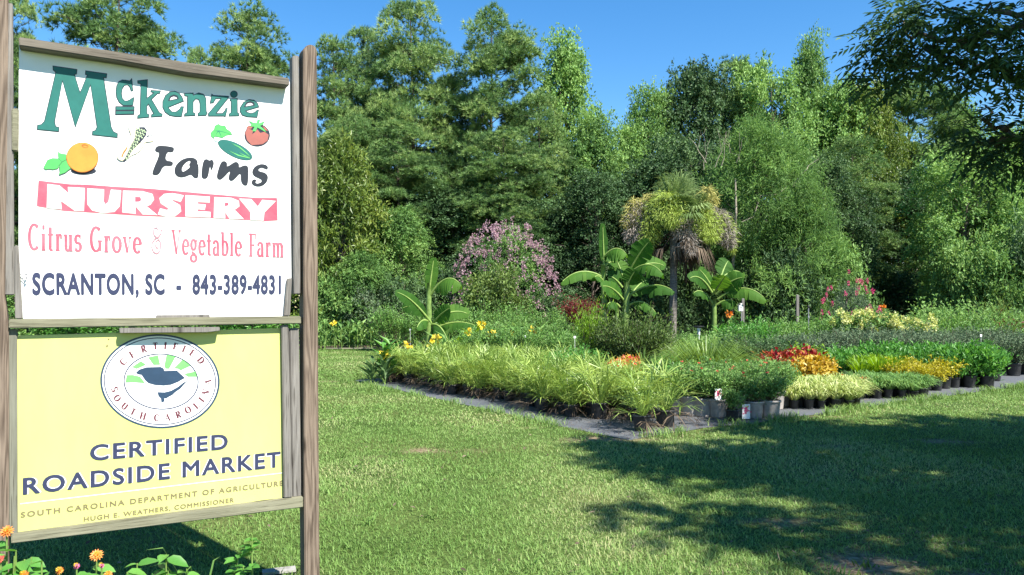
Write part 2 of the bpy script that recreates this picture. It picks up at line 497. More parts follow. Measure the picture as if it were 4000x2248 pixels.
r1 = ramp(nt, [(0.3, (0.065, 0.11, 0.025)), (0.5, (0.10, 0.15, 0.036)), (0.7, (0.15, 0.165, 0.055))])
nt.links.new(n1.outputs['Fac'], r1.inputs['Fac'])
r2 = ramp(nt, [(0.3, (0.35, 0.35, 0.35)), (0.7, (1.0, 1.0, 1.0))])
nt.links.new(n2.outputs['Fac'], r2.inputs['Fac'])
mu = nt.nodes.new('ShaderNodeMix')
mu.data_type = 'RGBA'
mu.blend_type = 'MULTIPLY'
mu.inputs[0].default_value = 1
nt.links.new(r1.outputs[0], mu.inputs[6])
nt.links.new(r2.outputs[0], mu.inputs[7])
r3 = ramp(nt, [(0.3, (0.11, 0.07, 0.04)), (0.55, (0.25, 0.18, 0.12)), (0.75, (0.38, 0.31, 0.235))])
nt.links.new(n2.outputs['Fac'], r3.inputs['Fac'])
sa = nt.nodes.new('ShaderNodeAttribute')
sa.attribute_name = 'soil'
m2 = nt.nodes.new('ShaderNodeMix')
m2.data_type = 'RGBA'
nt.links.new(sa.outputs['Fac'], m2.inputs[0])
nt.links.new(mu.outputs[2], m2.inputs[6])
nt.links.new(r3.outputs[0], m2.inputs[7])
nt.links.new(m2.outputs[2], p.inputs['Base Color'])
p.inputs['Roughness'].default_value = 0.95
p.inputs['Specular IOR Level'].default_value = 0.1
bpn = nt.nodes.new('ShaderNodeBump')
bpn.inputs['Strength'].default_value = 0.6
bpn.inputs['Distance'].default_value = 0.02
nt.links.new(n2.outputs['Fac'], bpn.inputs['Height'])
nt.links.new(bpn.outputs[0], p.inputs['Normal'])
o = link('ground', me, m)
o['kind'] = 'structure'

def sheet(name, poly, z, mat, wob=0.0, step=0.35, seed=1):
    """a flat sheet with a slightly wavering edge"""
    P = []
    n = len(poly)
    for i in range(n):
        a_, b_ = np.array(poly[i]), np.array(poly[(i + 1) % n])
        k = max(1, int(np.linalg.norm(b_ - a_) / step))
        for j in range(k):
            q = a_ + (b_ - a_) * j / k
            w = np.array([vnoise(q[0], q[1], .5, seed) - .5, vnoise(q[0], q[1], .5, seed + 3) - .5]) * wob * 2
            P.append((*(q + w), z))
    me = bpy.data.meshes.new(name)
    me.from_pydata(P, [], [list(range(len(P)))])
    o = link(name, me, mat)
    o['kind'] = 'structure'
    return o
# weed cloth: dark woven sheet with straw and dust lying on it
m, nt, p = nmat('weed_cloth')
tc = nt.nodes.new('ShaderNodeTexCoord')
n1 = nt.nodes.new('ShaderNodeTexNoise')
n1.inputs['Scale'].default_value = 1.6
n1.inputs['Detail'].default_value = 7
n1.inputs['Roughness'].default_value = .7
n2 = nt.nodes.new('ShaderNodeTexNoise')
n2.inputs['Scale'].default_value = 60
n2.inputs['Detail'].default_value = 3
for n_ in (n1, n2):
    nt.links.new(tc.outputs['Object'], n_.inputs['Vector'])
r1 = ramp(nt, [(0.3, (0.062, 0.068, 0.078)), (0.6, (0.105, 0.112, 0.125))])
nt.links.new(n2.outputs['Fac'], r1.inputs['Fac'])
r2 = ramp(nt, [(0.60, (0, 0, 0)), (0.70, (1, 1, 1))])
nt.links.new(n1.outputs['Fac'], r2.inputs['Fac'])
mx = nt.nodes.new('ShaderNodeMix')
mx.data_type = 'RGBA'
nt.links.new(r2.outputs[0], mx.inputs[0])
nt.links.new(r1.outputs[0], mx.inputs[6])
r3 = ramp(nt, [(0.35, (0.10, 0.07, 0.05)), (0.65, (0.34, 0.25, 0.17))])
nt.links.new(n2.outputs['Fac'], r3.inputs['Fac'])
nt.links.new(r3.outputs[0], mx.inputs[7])
nt.links.new(mx.outputs[2], p.inputs['Base Color'])
p.inputs['Roughness'].default_value = 0.7
M['cloth'] = m
sheet('weed_cloth_ground', MAT, 0.006, M['cloth'], 0.10)
sheet('rear_bed_soil', [(-16, 28.2), (-3.2, 28.2), (-2.4, 20.9), (24, 20.9), (40, 33), (40, 60), (-40, 60), (-40, 28.6)], 0.012,
      noisy_mat('forest_soil', (0.03, 0.022, 0.014), (0.10, 0.075, 0.045), 6, 0.95, bump=0.3), 0.2)

# ------------------------------------------------------------------ roadside sign
D2 = np.array([0.8634, 0.5045])
O2 = np.array([-2.25, 3.44])
N2 = np.array([0.5045, -0.8634])
def SP(px, py, w=0.0):
    r = np.array([(px - CX) / FPX, 1.0, (HY - py) / FPX])
    t = (w + O2 @ N2) / (r[:2] @ N2)
    p = r[:2] * t
    return (float((p - O2) @ D2), -w, EYE + r[2] * t)
sign = tag(empty('roadside_sign', (O2[0], O2[1], 0), math.atan2(D2[1], D2[0])),
           'tall wooden farm sign with a white board above a yellow board between two posts', 'sign')

def prism(name, poly, w0, w1, mat, parent, bevel=0.004):
    """board: outline in picture pixels on the plane w1 in front of the board face, thickness back to w0"""
    f = [SP(x, y, w1) for x, y in poly]
    n = len(f)
    V = f + [(u, -w0, v) for u, _, v in f]
    ar = sum(f[i][0] * f[(i + 1) % n][2] - f[(i + 1) % n][0] * f[i][2] for i in range(n))
    F = [list(range(n)), list(range(2 * n - 1, n - 1, -1))] + [[i, i + n, (i + 1) % n + n, (i + 1) % n] for i in range(n)]
    if ar < 0:
        F = [f_[::-1] for f_ in F]
    me = bpy.data.meshes.new(name)
    me.from_pydata(V, [], F)
    import bmesh
    bm = bmesh.new()
    bm.from_mesh(me)
    bmesh.ops.recalc_face_normals(bm, faces=bm.faces)
    if bevel:
        bmesh.ops.bevel(bm, geom=bm.edges[:], offset=bevel, segments=2, affect='EDGES')
    bm.to_mesh(me)
    bm.free()
    return link(name, me, mat, parent)

wtop = 0.055
prism('post', [(763, 128), (768, 118), (776, 113), (784, 112.5), (792, 116), (797, 125), (800, 800), (803, 1300), (806, 1620), (768, 1620), (765.5, 1300)], -0.05, 0.045, M['post'], sign)
prism('post', [(-45, -60), (14, -60), (21, 9), (17, 400), (12, 740), (22, 830), (22, 1400), (24, 1800), (-45, 1800)], -0.06, 0.03, M['post'], sign)
white = prism('upper_board', [(48, 106), (729, 206), (731, 500), (733, 700), (727, 797), (58, 803), (47, 620), (47, 300)], -0.014, 0.0, M['white_paint'], sign, 0.001)
yellow = prism('lower_board', [(50, 845), (710, 826), (713, 1258), (46, 1345), (42, 1340), (42, 856), (44, 848)], -0.014, 0.0, M['yellow_paint'], sign, 0.001)
prism('cap_rail', [(47, 93), (300, 131), (476, 158), (728, 197), (728, 216), (474, 184), (300, 153), (48, 115)], -0.03, 0.075, M['rail'], sign)
prism('cross_rail', [(22, 804), (757, 796), (758, 815), (22, 827)], -0.02, 0.045, M['rail_green'], sign)
prism('bottom_rail', [(28, 1346), (763, 1250), (763, 1277), (28, 1369)], -0.03, 0.035, M['rail_green'], sign)
prism('wedge_strip', [(394, 793.5), (528, 792.5), (528, 799), (392, 802)], -0.015, 0.022, M['batten'], sign, 0.002)
prism('wedge_strip', [(300, 826), (553, 823.5), (553, 833), (520, 837), (302, 839)], -0.01, 0.055, M['batten'], sign, 0.002)
prism('batten', [(735.5, 141), (752, 140), (756, 740), (740, 741)], -0.045, 0.022, M['batten'], sign)
prism('batten', [(723, 701), (735, 700), (730, 795), (714.5, 796)], 0.003, 0.026, M['batten'], sign)
prism('batten', [(709, 818), (726, 817), (736, 1252), (715, 1254)], -0.02, 0.028, M['batten'], sign)
prism('batten', [(728, 828), (752, 826), (759, 1249), (737.5, 1252)], -0.045, 0.012, M['batten'], sign)
prism('batten', [(12, 8), (32, 8), (35, 690), (36, 743), (12, 743)], -0.03, 0.020, M['batten'], sign)
prism('batten', [(35.5, 618), (46, 617), (57, 803), (38, 803)], 0.003, 0.024, M['batten'], sign)
prism('batten', [(20, 829), (43, 829), (44.5, 1345), (22, 1347)], -0.045, 0.016, M['batten_green'], sign)
prism('block', [(29, 273), (47, 273), (46, 381), (30, 379)], -0.005, 0.03, M['rail_green'], sign)
g = G()
for py in (691, 700):
    a_, b_ = np.array(SP(48, py, 0.004)), np.array(SP(48, py, 0.004)) + np.array([0.028, -0.022, 0])
    g.tube([a_, b_], 0.0018, 6)
    g.tube([b_, b_ + np.array([.0015, -.001, 0])], 0.006, 8)
link('nail', g.mesh('nail'), M['steel'], sign)

# --- flat artwork on the boards: outlines traced on the board plane, laid as thin vinyl
def fill(name, polys, w, mat, parent, off=0.0, th=0.0005):
    """closed outlines (px) -> flat vinyl shape with holes (even-odd)"""
    cu = bpy.data.curves.new(name, 'CURVE')
    cu.dimensions = '2D'
    cu.fill_mode = 'BOTH'
    cu.extrude = th
    cu.offset = off
    for P in polys:
        q = [SP(x, y, w) for x, y in P]
        s = cu.splines.new('POLY')
        s.points.add(len(q) - 1)
        for k, (u, _, v) in enumerate(q):
            s.points[k].co = (u, v, 0, 1)
        s.use_cyclic_u = True
    t = bpy.data.objects.new(name, cu)
    col.objects.link(t)
    dg = bpy.context.evaluated_depsgraph_get()
    me = bpy.data.meshes.new_from_object(t.evaluated_get(dg))
    bpy.data.objects.remove(t)
    me.transform(Matrix(((1, 0, 0, 0), (0, 0, -1, -w), (0, 1, 0, 0), (0, 0, 0, 1))))
    me.materials.clear()
    return link(name, me, mat, parent)
def smooth(P, n=2):
    for _ in range(n):
        Q = []
        for i in range(len(P)):
            a_, b_ = np.array(P[i], float), np.array(P[(i + 1) % len(P)], float)
            Q += [tuple(a_ * .75 + b_ * .25), tuple(a_ * .25 + b_ * .75)]
        P = Q
    return P
K = 2576 / 4000
def crop(x0, y0, w, cw):
    s = w / cw * K
    return lambda P: [(x0 * K + x * s, y0 * K + y * s) for x, y in P]
c8 = crop(100, 200, 600, 1551)
c7 = crop(500, 180, 630, 1573)
c2 = crop(0, 700, 1300, 2477)
c3 = crop(0, 1400, 1300, 2220)
c9 = crop(350, 1290, 550, 1991)
def ell(cx, cy, rx, ry, a0=0, n=40, rot=0):
    out = []
    for i in range(n):
        t = 2 * math.pi * i / n
        x, y = rx * math.cos(t), ry * math.sin(t)
        out.append((cx + x * math.cos(rot) - y * math.sin(rot), cy + x * math.sin(rot) + y * math.cos(rot)))
    return out

big = []
big.append(c8([(272, 148), (522, 184), (518, 235), (498, 240), (551, 410), (618, 246), (600, 240), (603, 197), (823, 228), (818, 275), (792, 272), (870, 770), (890, 812), (933, 833), (930, 880), (668, 852), (672, 808), (700, 800), (716, 770), (655, 352), (502, 782), (373, 310), (298, 715), (308, 760), (343, 770), (338, 820), (112, 798), (116, 745), (155, 740), (185, 710), (300, 215), (275, 195)]))
big.append(c8([(1074, 272), (1088, 406), (1062, 410), (1050, 370), (1030, 347), (1003, 350), (982, 380), (973, 430), (982, 480), (1003, 502), (1030, 500), (1062, 482), (1083, 466), (1100, 470), (1088, 550), (1068, 556), (985, 556), (940, 520), (915, 470), (907, 410), (915, 350), (938, 308), (975, 290), (1012, 292), (1050, 300)]))
big.append(c8([(1128, 298), (1234, 286), (1228, 470), (1285, 425), (1258, 414), (1262, 393), (1368, 400), (1360, 432), (1335, 435), (1277, 490), (1355, 620), (1385, 636), (1382, 665), (1265, 672), (1267, 640), (1287, 632), (1240, 545), (1228, 560), (1229, 630), (1250, 640), (1248, 675), (1125, 685), (1128, 650), (1150, 640), (1160, 335), (1130, 330)]))
big.append(c7([(547, 543), (530, 495), (500, 458), (455, 440), (405, 447), (362, 482), (335, 540), (334, 600), (358, 650), (405, 684), (465, 695), (525, 697), (548, 590), (515, 588), (500, 615), (468, 640), (430, 640), (405, 612), (400, 602)]))
big.append(c7([(405, 530), (422, 503), (447, 492), (472, 500), (480, 514)]))
big.append(c7([(545, 462), (638, 457), (640, 477), (690, 455), (737, 470), (765, 512), (768, 640), (777, 655), (764, 684), (680, 688), (678, 655), (697, 645), (697, 560), (685, 527), (662, 522), (640, 547), (640, 650), (658, 655), (658, 685), (545, 690), (548, 660), (572, 650), (575, 495), (548, 492)]))
big.append(c7([(815, 465), (832, 480), (985, 490), (980, 515), (868, 655), (920, 655), (945, 625), (950, 605), (975, 608), (952, 700), (935, 690), (782, 690), (778, 662), (900, 517), (858, 520), (835, 560), (795, 565)]))
big.append(c7(ell(1033, 472, 37, 35, n=24)))
big.append(c7([(992, 516), (1070, 512), (1072, 650), (1087, 660), (1085, 688), (982, 690), (982, 662), (1001, 650), (1002, 542), (990, 535)]))
big.append(c7([(1282, 600), (1268, 560), (1230, 527), (1180, 520), (1125, 547), (1090, 600), (1088, 640), (1110, 680), (1160, 697), (1262, 703), (1280, 622), (1255, 625), (1235, 645), (1200, 655), (1167, 645), (1155, 637)]))
big.append(c7([(1146, 590), (1165, 563), (1194, 555), (1217, 565), (1222, 576)]))
bars = [c8([(905, 557), (1102, 557), (1100, 645), (903, 650)])]
def shrink(P, k):
    """inset an outline by k px so that the dark edge stays visible"""
    n = len(P)
    ar = sum(P[i][0] * P[(i + 1) % n][1] - P[(i + 1) % n][0] * P[i][1] for i in range(n))
    s = 1 if ar > 0 else -1
    out = []
    for i in range(n):
        a_, b_, c_ = (np.array(P[j % n], float) for j in (i - 1, i, i + 1))
        d1, d2 = unit(b_ - a_), unit(c_ - b_)
        n1, n2_ = np.array([-d1[1], d1[0]]) * s, np.array([-d2[1], d2[0]]) * s
        b2 = unit(n1 + n2_)
        out.append(tuple(b_ + b2 * min(k / max(.35, float(b2 @ n1)), 2.2 * k)))
    return out
fill('lettering_edge', big + bars, 0.0010, M['dark_ink'], white)
holes = (4, 10)
inner = [shrink(P, -1.9) if i in holes else shrink(P, 1.9) for i, P in enumerate(big)]
fill('lettering', inner, 0.0022, M['green_ink'], white)
fill('underline_bars', [c8([(915, 566), (1092, 566), (1091, 594), (915, 596)]), c8([(914, 610), (1091, 608), (1090, 635), (913, 638)])], 0.0022, M['green_ink'], white)

farms = [[(310, 970), (440, 985), (452, 1010), (440, 1035), (415, 1040), (382, 1034), (360, 1118), (430, 1126), (443, 1150), (425, 1175), (345, 1168), (312, 1245), (280, 1264), (245, 1260), (232, 1236), (315, 1042), (275, 1037), (260, 1015), (275, 985)],
         [(595, 1088), (650, 1093), (682, 1125), (677, 1155), (690, 1160), (690, 1278), (668, 1295), (640, 1287), (615, 1252), (560, 1280), (500, 1286), (460, 1257), (450, 1205), (475, 1150), (530, 1105)],
         [(608, 1118), (575, 1130), (540, 1165), (523, 1205), (533, 1232), (570, 1212), (608, 1180), (592, 1160), (608, 1140)],
         [(740, 1112), (770, 1102), (797, 1122), (815, 1106), (836, 1125), (838, 1160), (822, 1207), (808, 1215), (800, 1165), (785, 1270), (765, 1297), (730, 1298), (713, 1270), (725, 1160)],
         [(905, 1130), (945, 1121), (970, 1145), (962, 1185), (1040, 1130), (1070, 1134), (1086, 1160), (1080, 1190), (1130, 1164), (1165, 1168), (1176, 1200), (1172, 1350), (1150, 1367), (1120, 1356), (1100, 1320), (1100, 1232), (1040, 1305), (1005, 1322), (980, 1302), (985, 1260), (1000, 1212), (930, 1290), (895, 1311), (865, 1290), (870, 1240)],
         [(1290, 1151), (1345, 1158), (1370, 1185), (1357, 1210), (1330, 1197), (1300, 1187), (1270, 1205), (1280, 1225), (1340, 1237), (1369, 1275), (1357, 1330), (1305, 1373), (1240, 1373), (1204, 1345), (1209, 1310), (1235, 1299), (1256, 1312), (1240, 1335), (1265, 1345), (1300, 1330), (1305, 1308), (1270, 1290), (1225, 1270), (1207, 1225), (1235, 1177)]]
fill('lettering', [smooth(c7(P), 2) for P in farms], 0.0012, M['black_ink'], white)

# orange, corn, cucumber, tomato
fill('painted_shadow', [c8(ell(585, 1212, 128, 40))], 0.0008, M['dark_ink'], white)
lv = [[(330, 1005), (345, 1032), (412, 1045), (425, 1080), (412, 1100), (366, 1122), (332, 1087), (325, 1050)], [(178, 1180), (220, 1100), (270, 1082), (330, 1085), (370, 1120), (337, 1160), (330, 1187), (280, 1200), (240, 1195), (200, 1200)], [(337, 1160), (370, 1120), (410, 1100), (440, 1140), (458, 1185), (400, 1230), (330, 1256), (345, 1220)]]
for i, P in enumerate(lv):
    fill('painted_leaf_edge', [c8(P)], 0.0010 + i * 0.0022, M['dark_ink'], white)
    fill('painted_leaf', [shrink(c8(P), 0.55)], 0.0020 + i * 0.0022, M['leaf_ink'], white)
fill('painted_orange_edge', [c8(ell(574, 1076, 163, 152))], 0.0074, M['orange_line'], white)
fill('painted_orange', [c8(ell(573, 1075, 158, 147))], 0.0084, M['orange_ink'], white)
fill('painted_orange_navel', [c8(ell(600, 960, 34, 17, rot=.2)), c8(ell(604, 964, 26, 11, rot=.2))], 0.0094, M['orange_line'], white)
husk1 = [(1040, 748), (1095, 775), (1113, 815), (1106, 890), (1062, 960), (1020, 1060), (985, 1117), (930, 1097), (917, 1055), (940, 990), (1010, 920), (1055, 870), (1062, 840), (1040, 790)]
husk2 = [(1110, 970), (1150, 930), (1195, 905), (1205, 872), (1250, 877), (1305, 912), (1250, 920), (1205, 925), (1195, 960), (1140, 1030), (1062, 1060), (1022, 1105), (1070, 1010)]
cob = [(1108, 810), (1150, 769), (1200, 769), (1226, 800), (1217, 850), (1185, 895), (1105, 980), (1030, 1095), (992, 1128), (980, 1108), (1040, 1000), (1095, 920)]
fill('painted_corn_cob', [c8(cob)], 0.0010, M['dark_ink'], white)
kr = random.Random(4)
ker = []
for i in range(22):
    f = i / 21
    cx0, cy0 = 1165 - f * 160, 790 + f * 300
    nw = 4 if f < .25 else (3 if f < .6 else 2)
    for j in range(nw):
        o_ = (j - (nw - 1) / 2) * 26 + kr.uniform(-3, 3)
        ker.append(ell(cx0 + o_ + (8 if i % 2 else -6), cy0 + o_ * .35, 9, 7.5, n=7))
fill('painted_corn_kernels', [c8(P) for P in ker], 0.0021, M['kernel_ink'], white, th=0.0003)
for i, P in enumerate((husk2, husk1)):
    fill('painted_corn_husk_edge', [smooth(c8(P), 1)], 0.0030 + i * 0.002, M['dark_ink'], white)
    fill('painted_corn_husk', [shrink(smooth(c8(P), 1), 0.6)], 0.0040 + i * 0.002, M['corn_ink'], white)
fill('painted_husk_line', [c8([(1030, 950), (1024, 990), (990, 1040), (978, 1075), (966, 1066), (985, 1020), (1012, 985)])], 0.0070, M['orange_line'], white)
fill('painted_corn_silk', [c8([(1222, 860), (1292, 822), (1294, 825), (1224, 864)]), c8([(1222, 866), (1280, 848), (1282, 851), (1223, 870)])], 0.0012, M['dark_ink'], white, th=0.0002)
cuc = ell(1045, 1016, 184, 68, rot=R(26))
fill('painted_cucumber_edge', [c7(cuc)], 0.0010, M['dark_ink'], white)
fill('painted_cucumber', [shrink(c7(cuc), .6)], 0.0020, M['green_ink'], white)
fill('painted_cucumber_stripe', [c7(P) for P in ([(1005, 948), (1090, 985), (1160, 1045), (1195, 1085), (1150, 1045), (1085, 992)], [(975, 1018), (1080, 1065), (1190, 1092), (1185, 1098), (1075, 1073)], [(1080, 1040), (1140, 1068), (1190, 1088), (1135, 1073)])], 0.0030, M['ray_ink'], white)
cl = [(885, 760), (900, 775), (950, 780), (962, 810), (1000, 835), (1018, 866), (960, 875), (920, 900), (880, 890), (850, 885), (835, 905), (810, 885), (804, 850), (838, 815), (845, 780)]
fill('painted_leaf_edge', [c7(cl)], 0.0010, M['dark_ink'], white)
fill('painted_leaf', [shrink(c7(cl), .6)], 0.0020, M['leaf_ink'], white)
fill('painted_leaf_vein', [c7([(835, 830), (890, 826), (1010, 862), (890, 832), (915, 892), (882, 834), (850, 880), (876, 832)])], 0.0030, M['green_ink'], white, th=0.0002)
fill('painted_cucumber_stem', [c7([(832, 900), (838, 900), (850, 925), (890, 942), (888, 946), (846, 930)])], 0.0012, M['green_ink'], white, th=0.0002)
fill('painted_tomato_edge', [c7(ell(1260, 872, 125, 111))], 0.0010, M['dark_ink'], white)
fill('painted_tomato', [c7([(1165, 800), (1225, 830), (1207, 862), (1230, 850), (1262, 815), (1290, 850), (1330, 838), (1372, 868), (1362, 925), (1312, 960), (1205, 970), (1160, 920), (1142, 850)])], 0.0020, M['tomato_ink'], white)
fill('painted_tomato_rim', [c7([(1150, 800), (1180, 775), (1215, 790), (1200, 810)]), c7([(1310, 780), (1345, 800), (1365, 830), (1340, 825)])], 0.0020, M['tomato_ink'], white)
fill('painted_calyx', [c7([(1175, 727), (1225, 750), (1255, 752), (1262, 722), (1292, 722), (1278, 756), (1335, 732), (1318, 768), (1285, 782), (1325, 810), (1350, 845), (1295, 815), (1262, 795), (1245, 835), (1212, 832), (1235, 790), (1185, 785), (1208, 765)])], 0.0032, M['leaf_ink'], white)

# red panel with white letters (the white shows the board: letters are cut out of the panel)
nur = [[(358, 43), (440, 55), (512, 112), (510, 65), (626, 72), (620, 235), (560, 232), (450, 160), (455, 222), (352, 215)],
       [(655, 75), (770, 82), (765, 170), (785, 197), (812, 175), (830, 85), (897, 90), (885, 200), (850, 240), (760, 248), (690, 230), (658, 190)],
       [(920, 92), (1060, 98), (1130, 117), (1140, 152), (1115, 188), (1085, 203), (1165, 267), (1065, 259), (1005, 197), (1005, 256), (915, 246)],
       [(1328, 120), (1362, 126), (1342, 166), (1300, 152), (1272, 153), (1280, 168), (1335, 200), (1342, 240), (1300, 273), (1235, 275), (1180, 262), (1195, 225), (1240, 238), (1262, 228), (1250, 210), (1202, 180), (1192, 145), (1225, 118), (1280, 113)],
       [(1385, 126), (1556, 136), (1556, 172), (1466, 168), (1466, 190), (1526, 195), (1520, 226), (1466, 222), (1466, 245), (1562, 250), (1562, 283), (1385, 275)],
       [(1600, 140), (1720, 147), (1772, 167), (1776, 202), (1740, 230), (1808, 296), (1712, 292), (1672, 240), (1672, 290), (1595, 285)],
       [(1785, 150), (1866, 157), (1920, 212), (1955, 162), (2046, 167), (1962, 247), (1957, 306), (1870, 303), (1870, 247)]]
nh = [[(1005, 132), (1045, 134), (1052, 158), (1040, 170), (1005, 172)], [(1672, 174), (1700, 177), (1702, 198), (1672, 205)]]
ghost = [(268, 40), (285, 10), (500, 28), (1000, 62), (1500, 100), (2062, 140), (2079, 155), (2072, 325), (2050, 335), (1400, 300), (700, 262), (300, 246), (266, 222)]
panel = [(287, 12), (520, 40), (640, 42), (880, 60), (1120, 72), (1500, 108), (1900, 140), (2062, 142), (2066, 308), (1960, 316), (1870, 308), (1560, 291), (1280, 282), (1050, 275), (800, 258), (480, 238), (290, 205), (274, 200)]
fill('panel_edge', [c2(ghost)], 0.0006, M['ghost'], white)
fill('panel', [c2(panel)], 0.0018, M['pink_ink'], white)
fill('lettering_edge', [shrink(c2(P), -1.1) for P in nur], 0.0030, M['ghost'], white)
fill('lettering', [c2(P) for P in nur + nh], 0.0042, M['white_paint'], white)
fill('lettering_counter', [c2(P) for P in nh], 0.0042, M['pink_ink'], white)

# --- sans lines with the built-in font, fitted to quads on the board
def text(name, body, tl, tr, br, bl, w, mat, parent, off=0.0, space=1.0, caps=True, word=1.0):
    cu = bpy.data.curves.new(name, 'FONT')
    cu.body = body
    cu.size = 1
    cu.space_character = space
    cu.space_word = word
    cu.resolution_u = 4
    t = bpy.data.objects.new(name, cu)
    col.objects.link(t)
    dg = bpy.context.evaluated_depsgraph_get()
    me = bpy.data.meshes.new_from_object(t.evaluated_get(dg))
    bpy.data.objects.remove(t)
    n = len(me.vertices)
    co = np.empty(n * 3, np.float32)
    me.vertices.foreach_get('co', co)
    co = co.reshape(-1, 3)
    x0, x1 = co[:, 0].min(), co[:, 0].max()
    yb, yt = 0.0 - off, CAP + off
    x0, x1 = x0 - off, x1 + off
    q = [np.array(SP(*p_, w)) for p_ in (tl, tr, br, bl)]
    faces = [tuple(f.vertices) for f in me.polygons]
    V, F = [], []
    shifts = [(0, 0)] if off <= 0 else [(math.cos(k_ * math.pi / 4), math.sin(k_ * math.pi / 4)) for k_ in range(8)] + [(0, 0)]
    for k_, (dx, dy) in enumerate(shifts):          # a bolder weight: the letter laid down a few times, slightly shifted
        s = ((co[:, 0] + dx * off - x0) / (x1 - x0))[:, None]
        t_ = ((co[:, 1] + dy * off - yb) / (yt - yb))[:, None]
        v = (q[3] * (1 - s) + q[2] * s) * (1 - t_) + (q[0] * (1 - s) + q[1] * s) * t_
        v[:, 1] -= k_ * 0.00008
        F += [tuple(i_ + k_ * n for i_ in f) for f in faces]
        V.append(v)
    bpy.data.meshes.remove(me)
    me = bpy.data.meshes.new(name)
    me.from_pydata(np.concatenate(V).tolist(), [], F)
    return link(name, me, mat, parent)
cu = bpy.data.curves.new('capital', 'FONT')
cu.body = 'H'
t = bpy.data.objects.new('capital', cu)
col.objects.link(t)
hm = bpy.data.meshes.new_from_object(t.evaluated_get(bpy.context.evaluated_depsgraph_get()))
CAP = max(v.co.y for v in hm.vertices)
bpy.data.objects.remove(t)
bpy.data.meshes.remove(hm)
def q2(*P):
    return c2(P)
def q3(*P):
    return c3(P)
text('lettering', 'SCRANTON, SC  -  843-389-4831', *q2((238, 697), (2092, 717), (2092, 860), (240, 866)), 0.0012, M['navy_ink'], white, 0.040, 1.10)
for off, w, mt in ((0.052, 0.0004, M['white_paint']), (0.026, 0.0014, M['navy_ink'])):
    nm = 'lettering_edge' if off > 0.03 else 'lettering'
    text(nm, 'CERTIFIED', *q3((600, 580), (1520, 505), (1520, 607), (600, 687)), w, mt, yellow, off, 1.16)
    text(nm, 'ROADSIDE MARKET', *q3((152, 800), (1872, 622), (1872, 726), (152, 913)), w, mt, yellow, off, 1.16)
text('lettering', 'SOUTH CAROLINA DEPARTMENT OF AGRICULTURE', *q3((138, 1028), (1888, 816), (1888, 850), (138, 1065)), 0.0012, M['olive_ink'], yellow, 0.030, 1.32)
text('lettering', 'HUGH E. WEATHERS, COMMISSIONER', *q3((558, 1060), (1560, 931), (1560, 961), (558, 1091)), 0.0012, M['olive_ink'], yellow, 0.030, 1.2)
fill('rule_line', [c3([(135, 970), (1885, 764), (1885, 768), (135, 975)])], 0.0012, M['white_paint'], yellow)

fill('rust_spot', [c9([(262, 122), (275, 118), (282, 132), (268, 142), (258, 138)]), c9([(240, 212), (252, 205), (262, 228), (245, 242), (232, 236)])], 0.0012, M['olive_ink'], yellow)
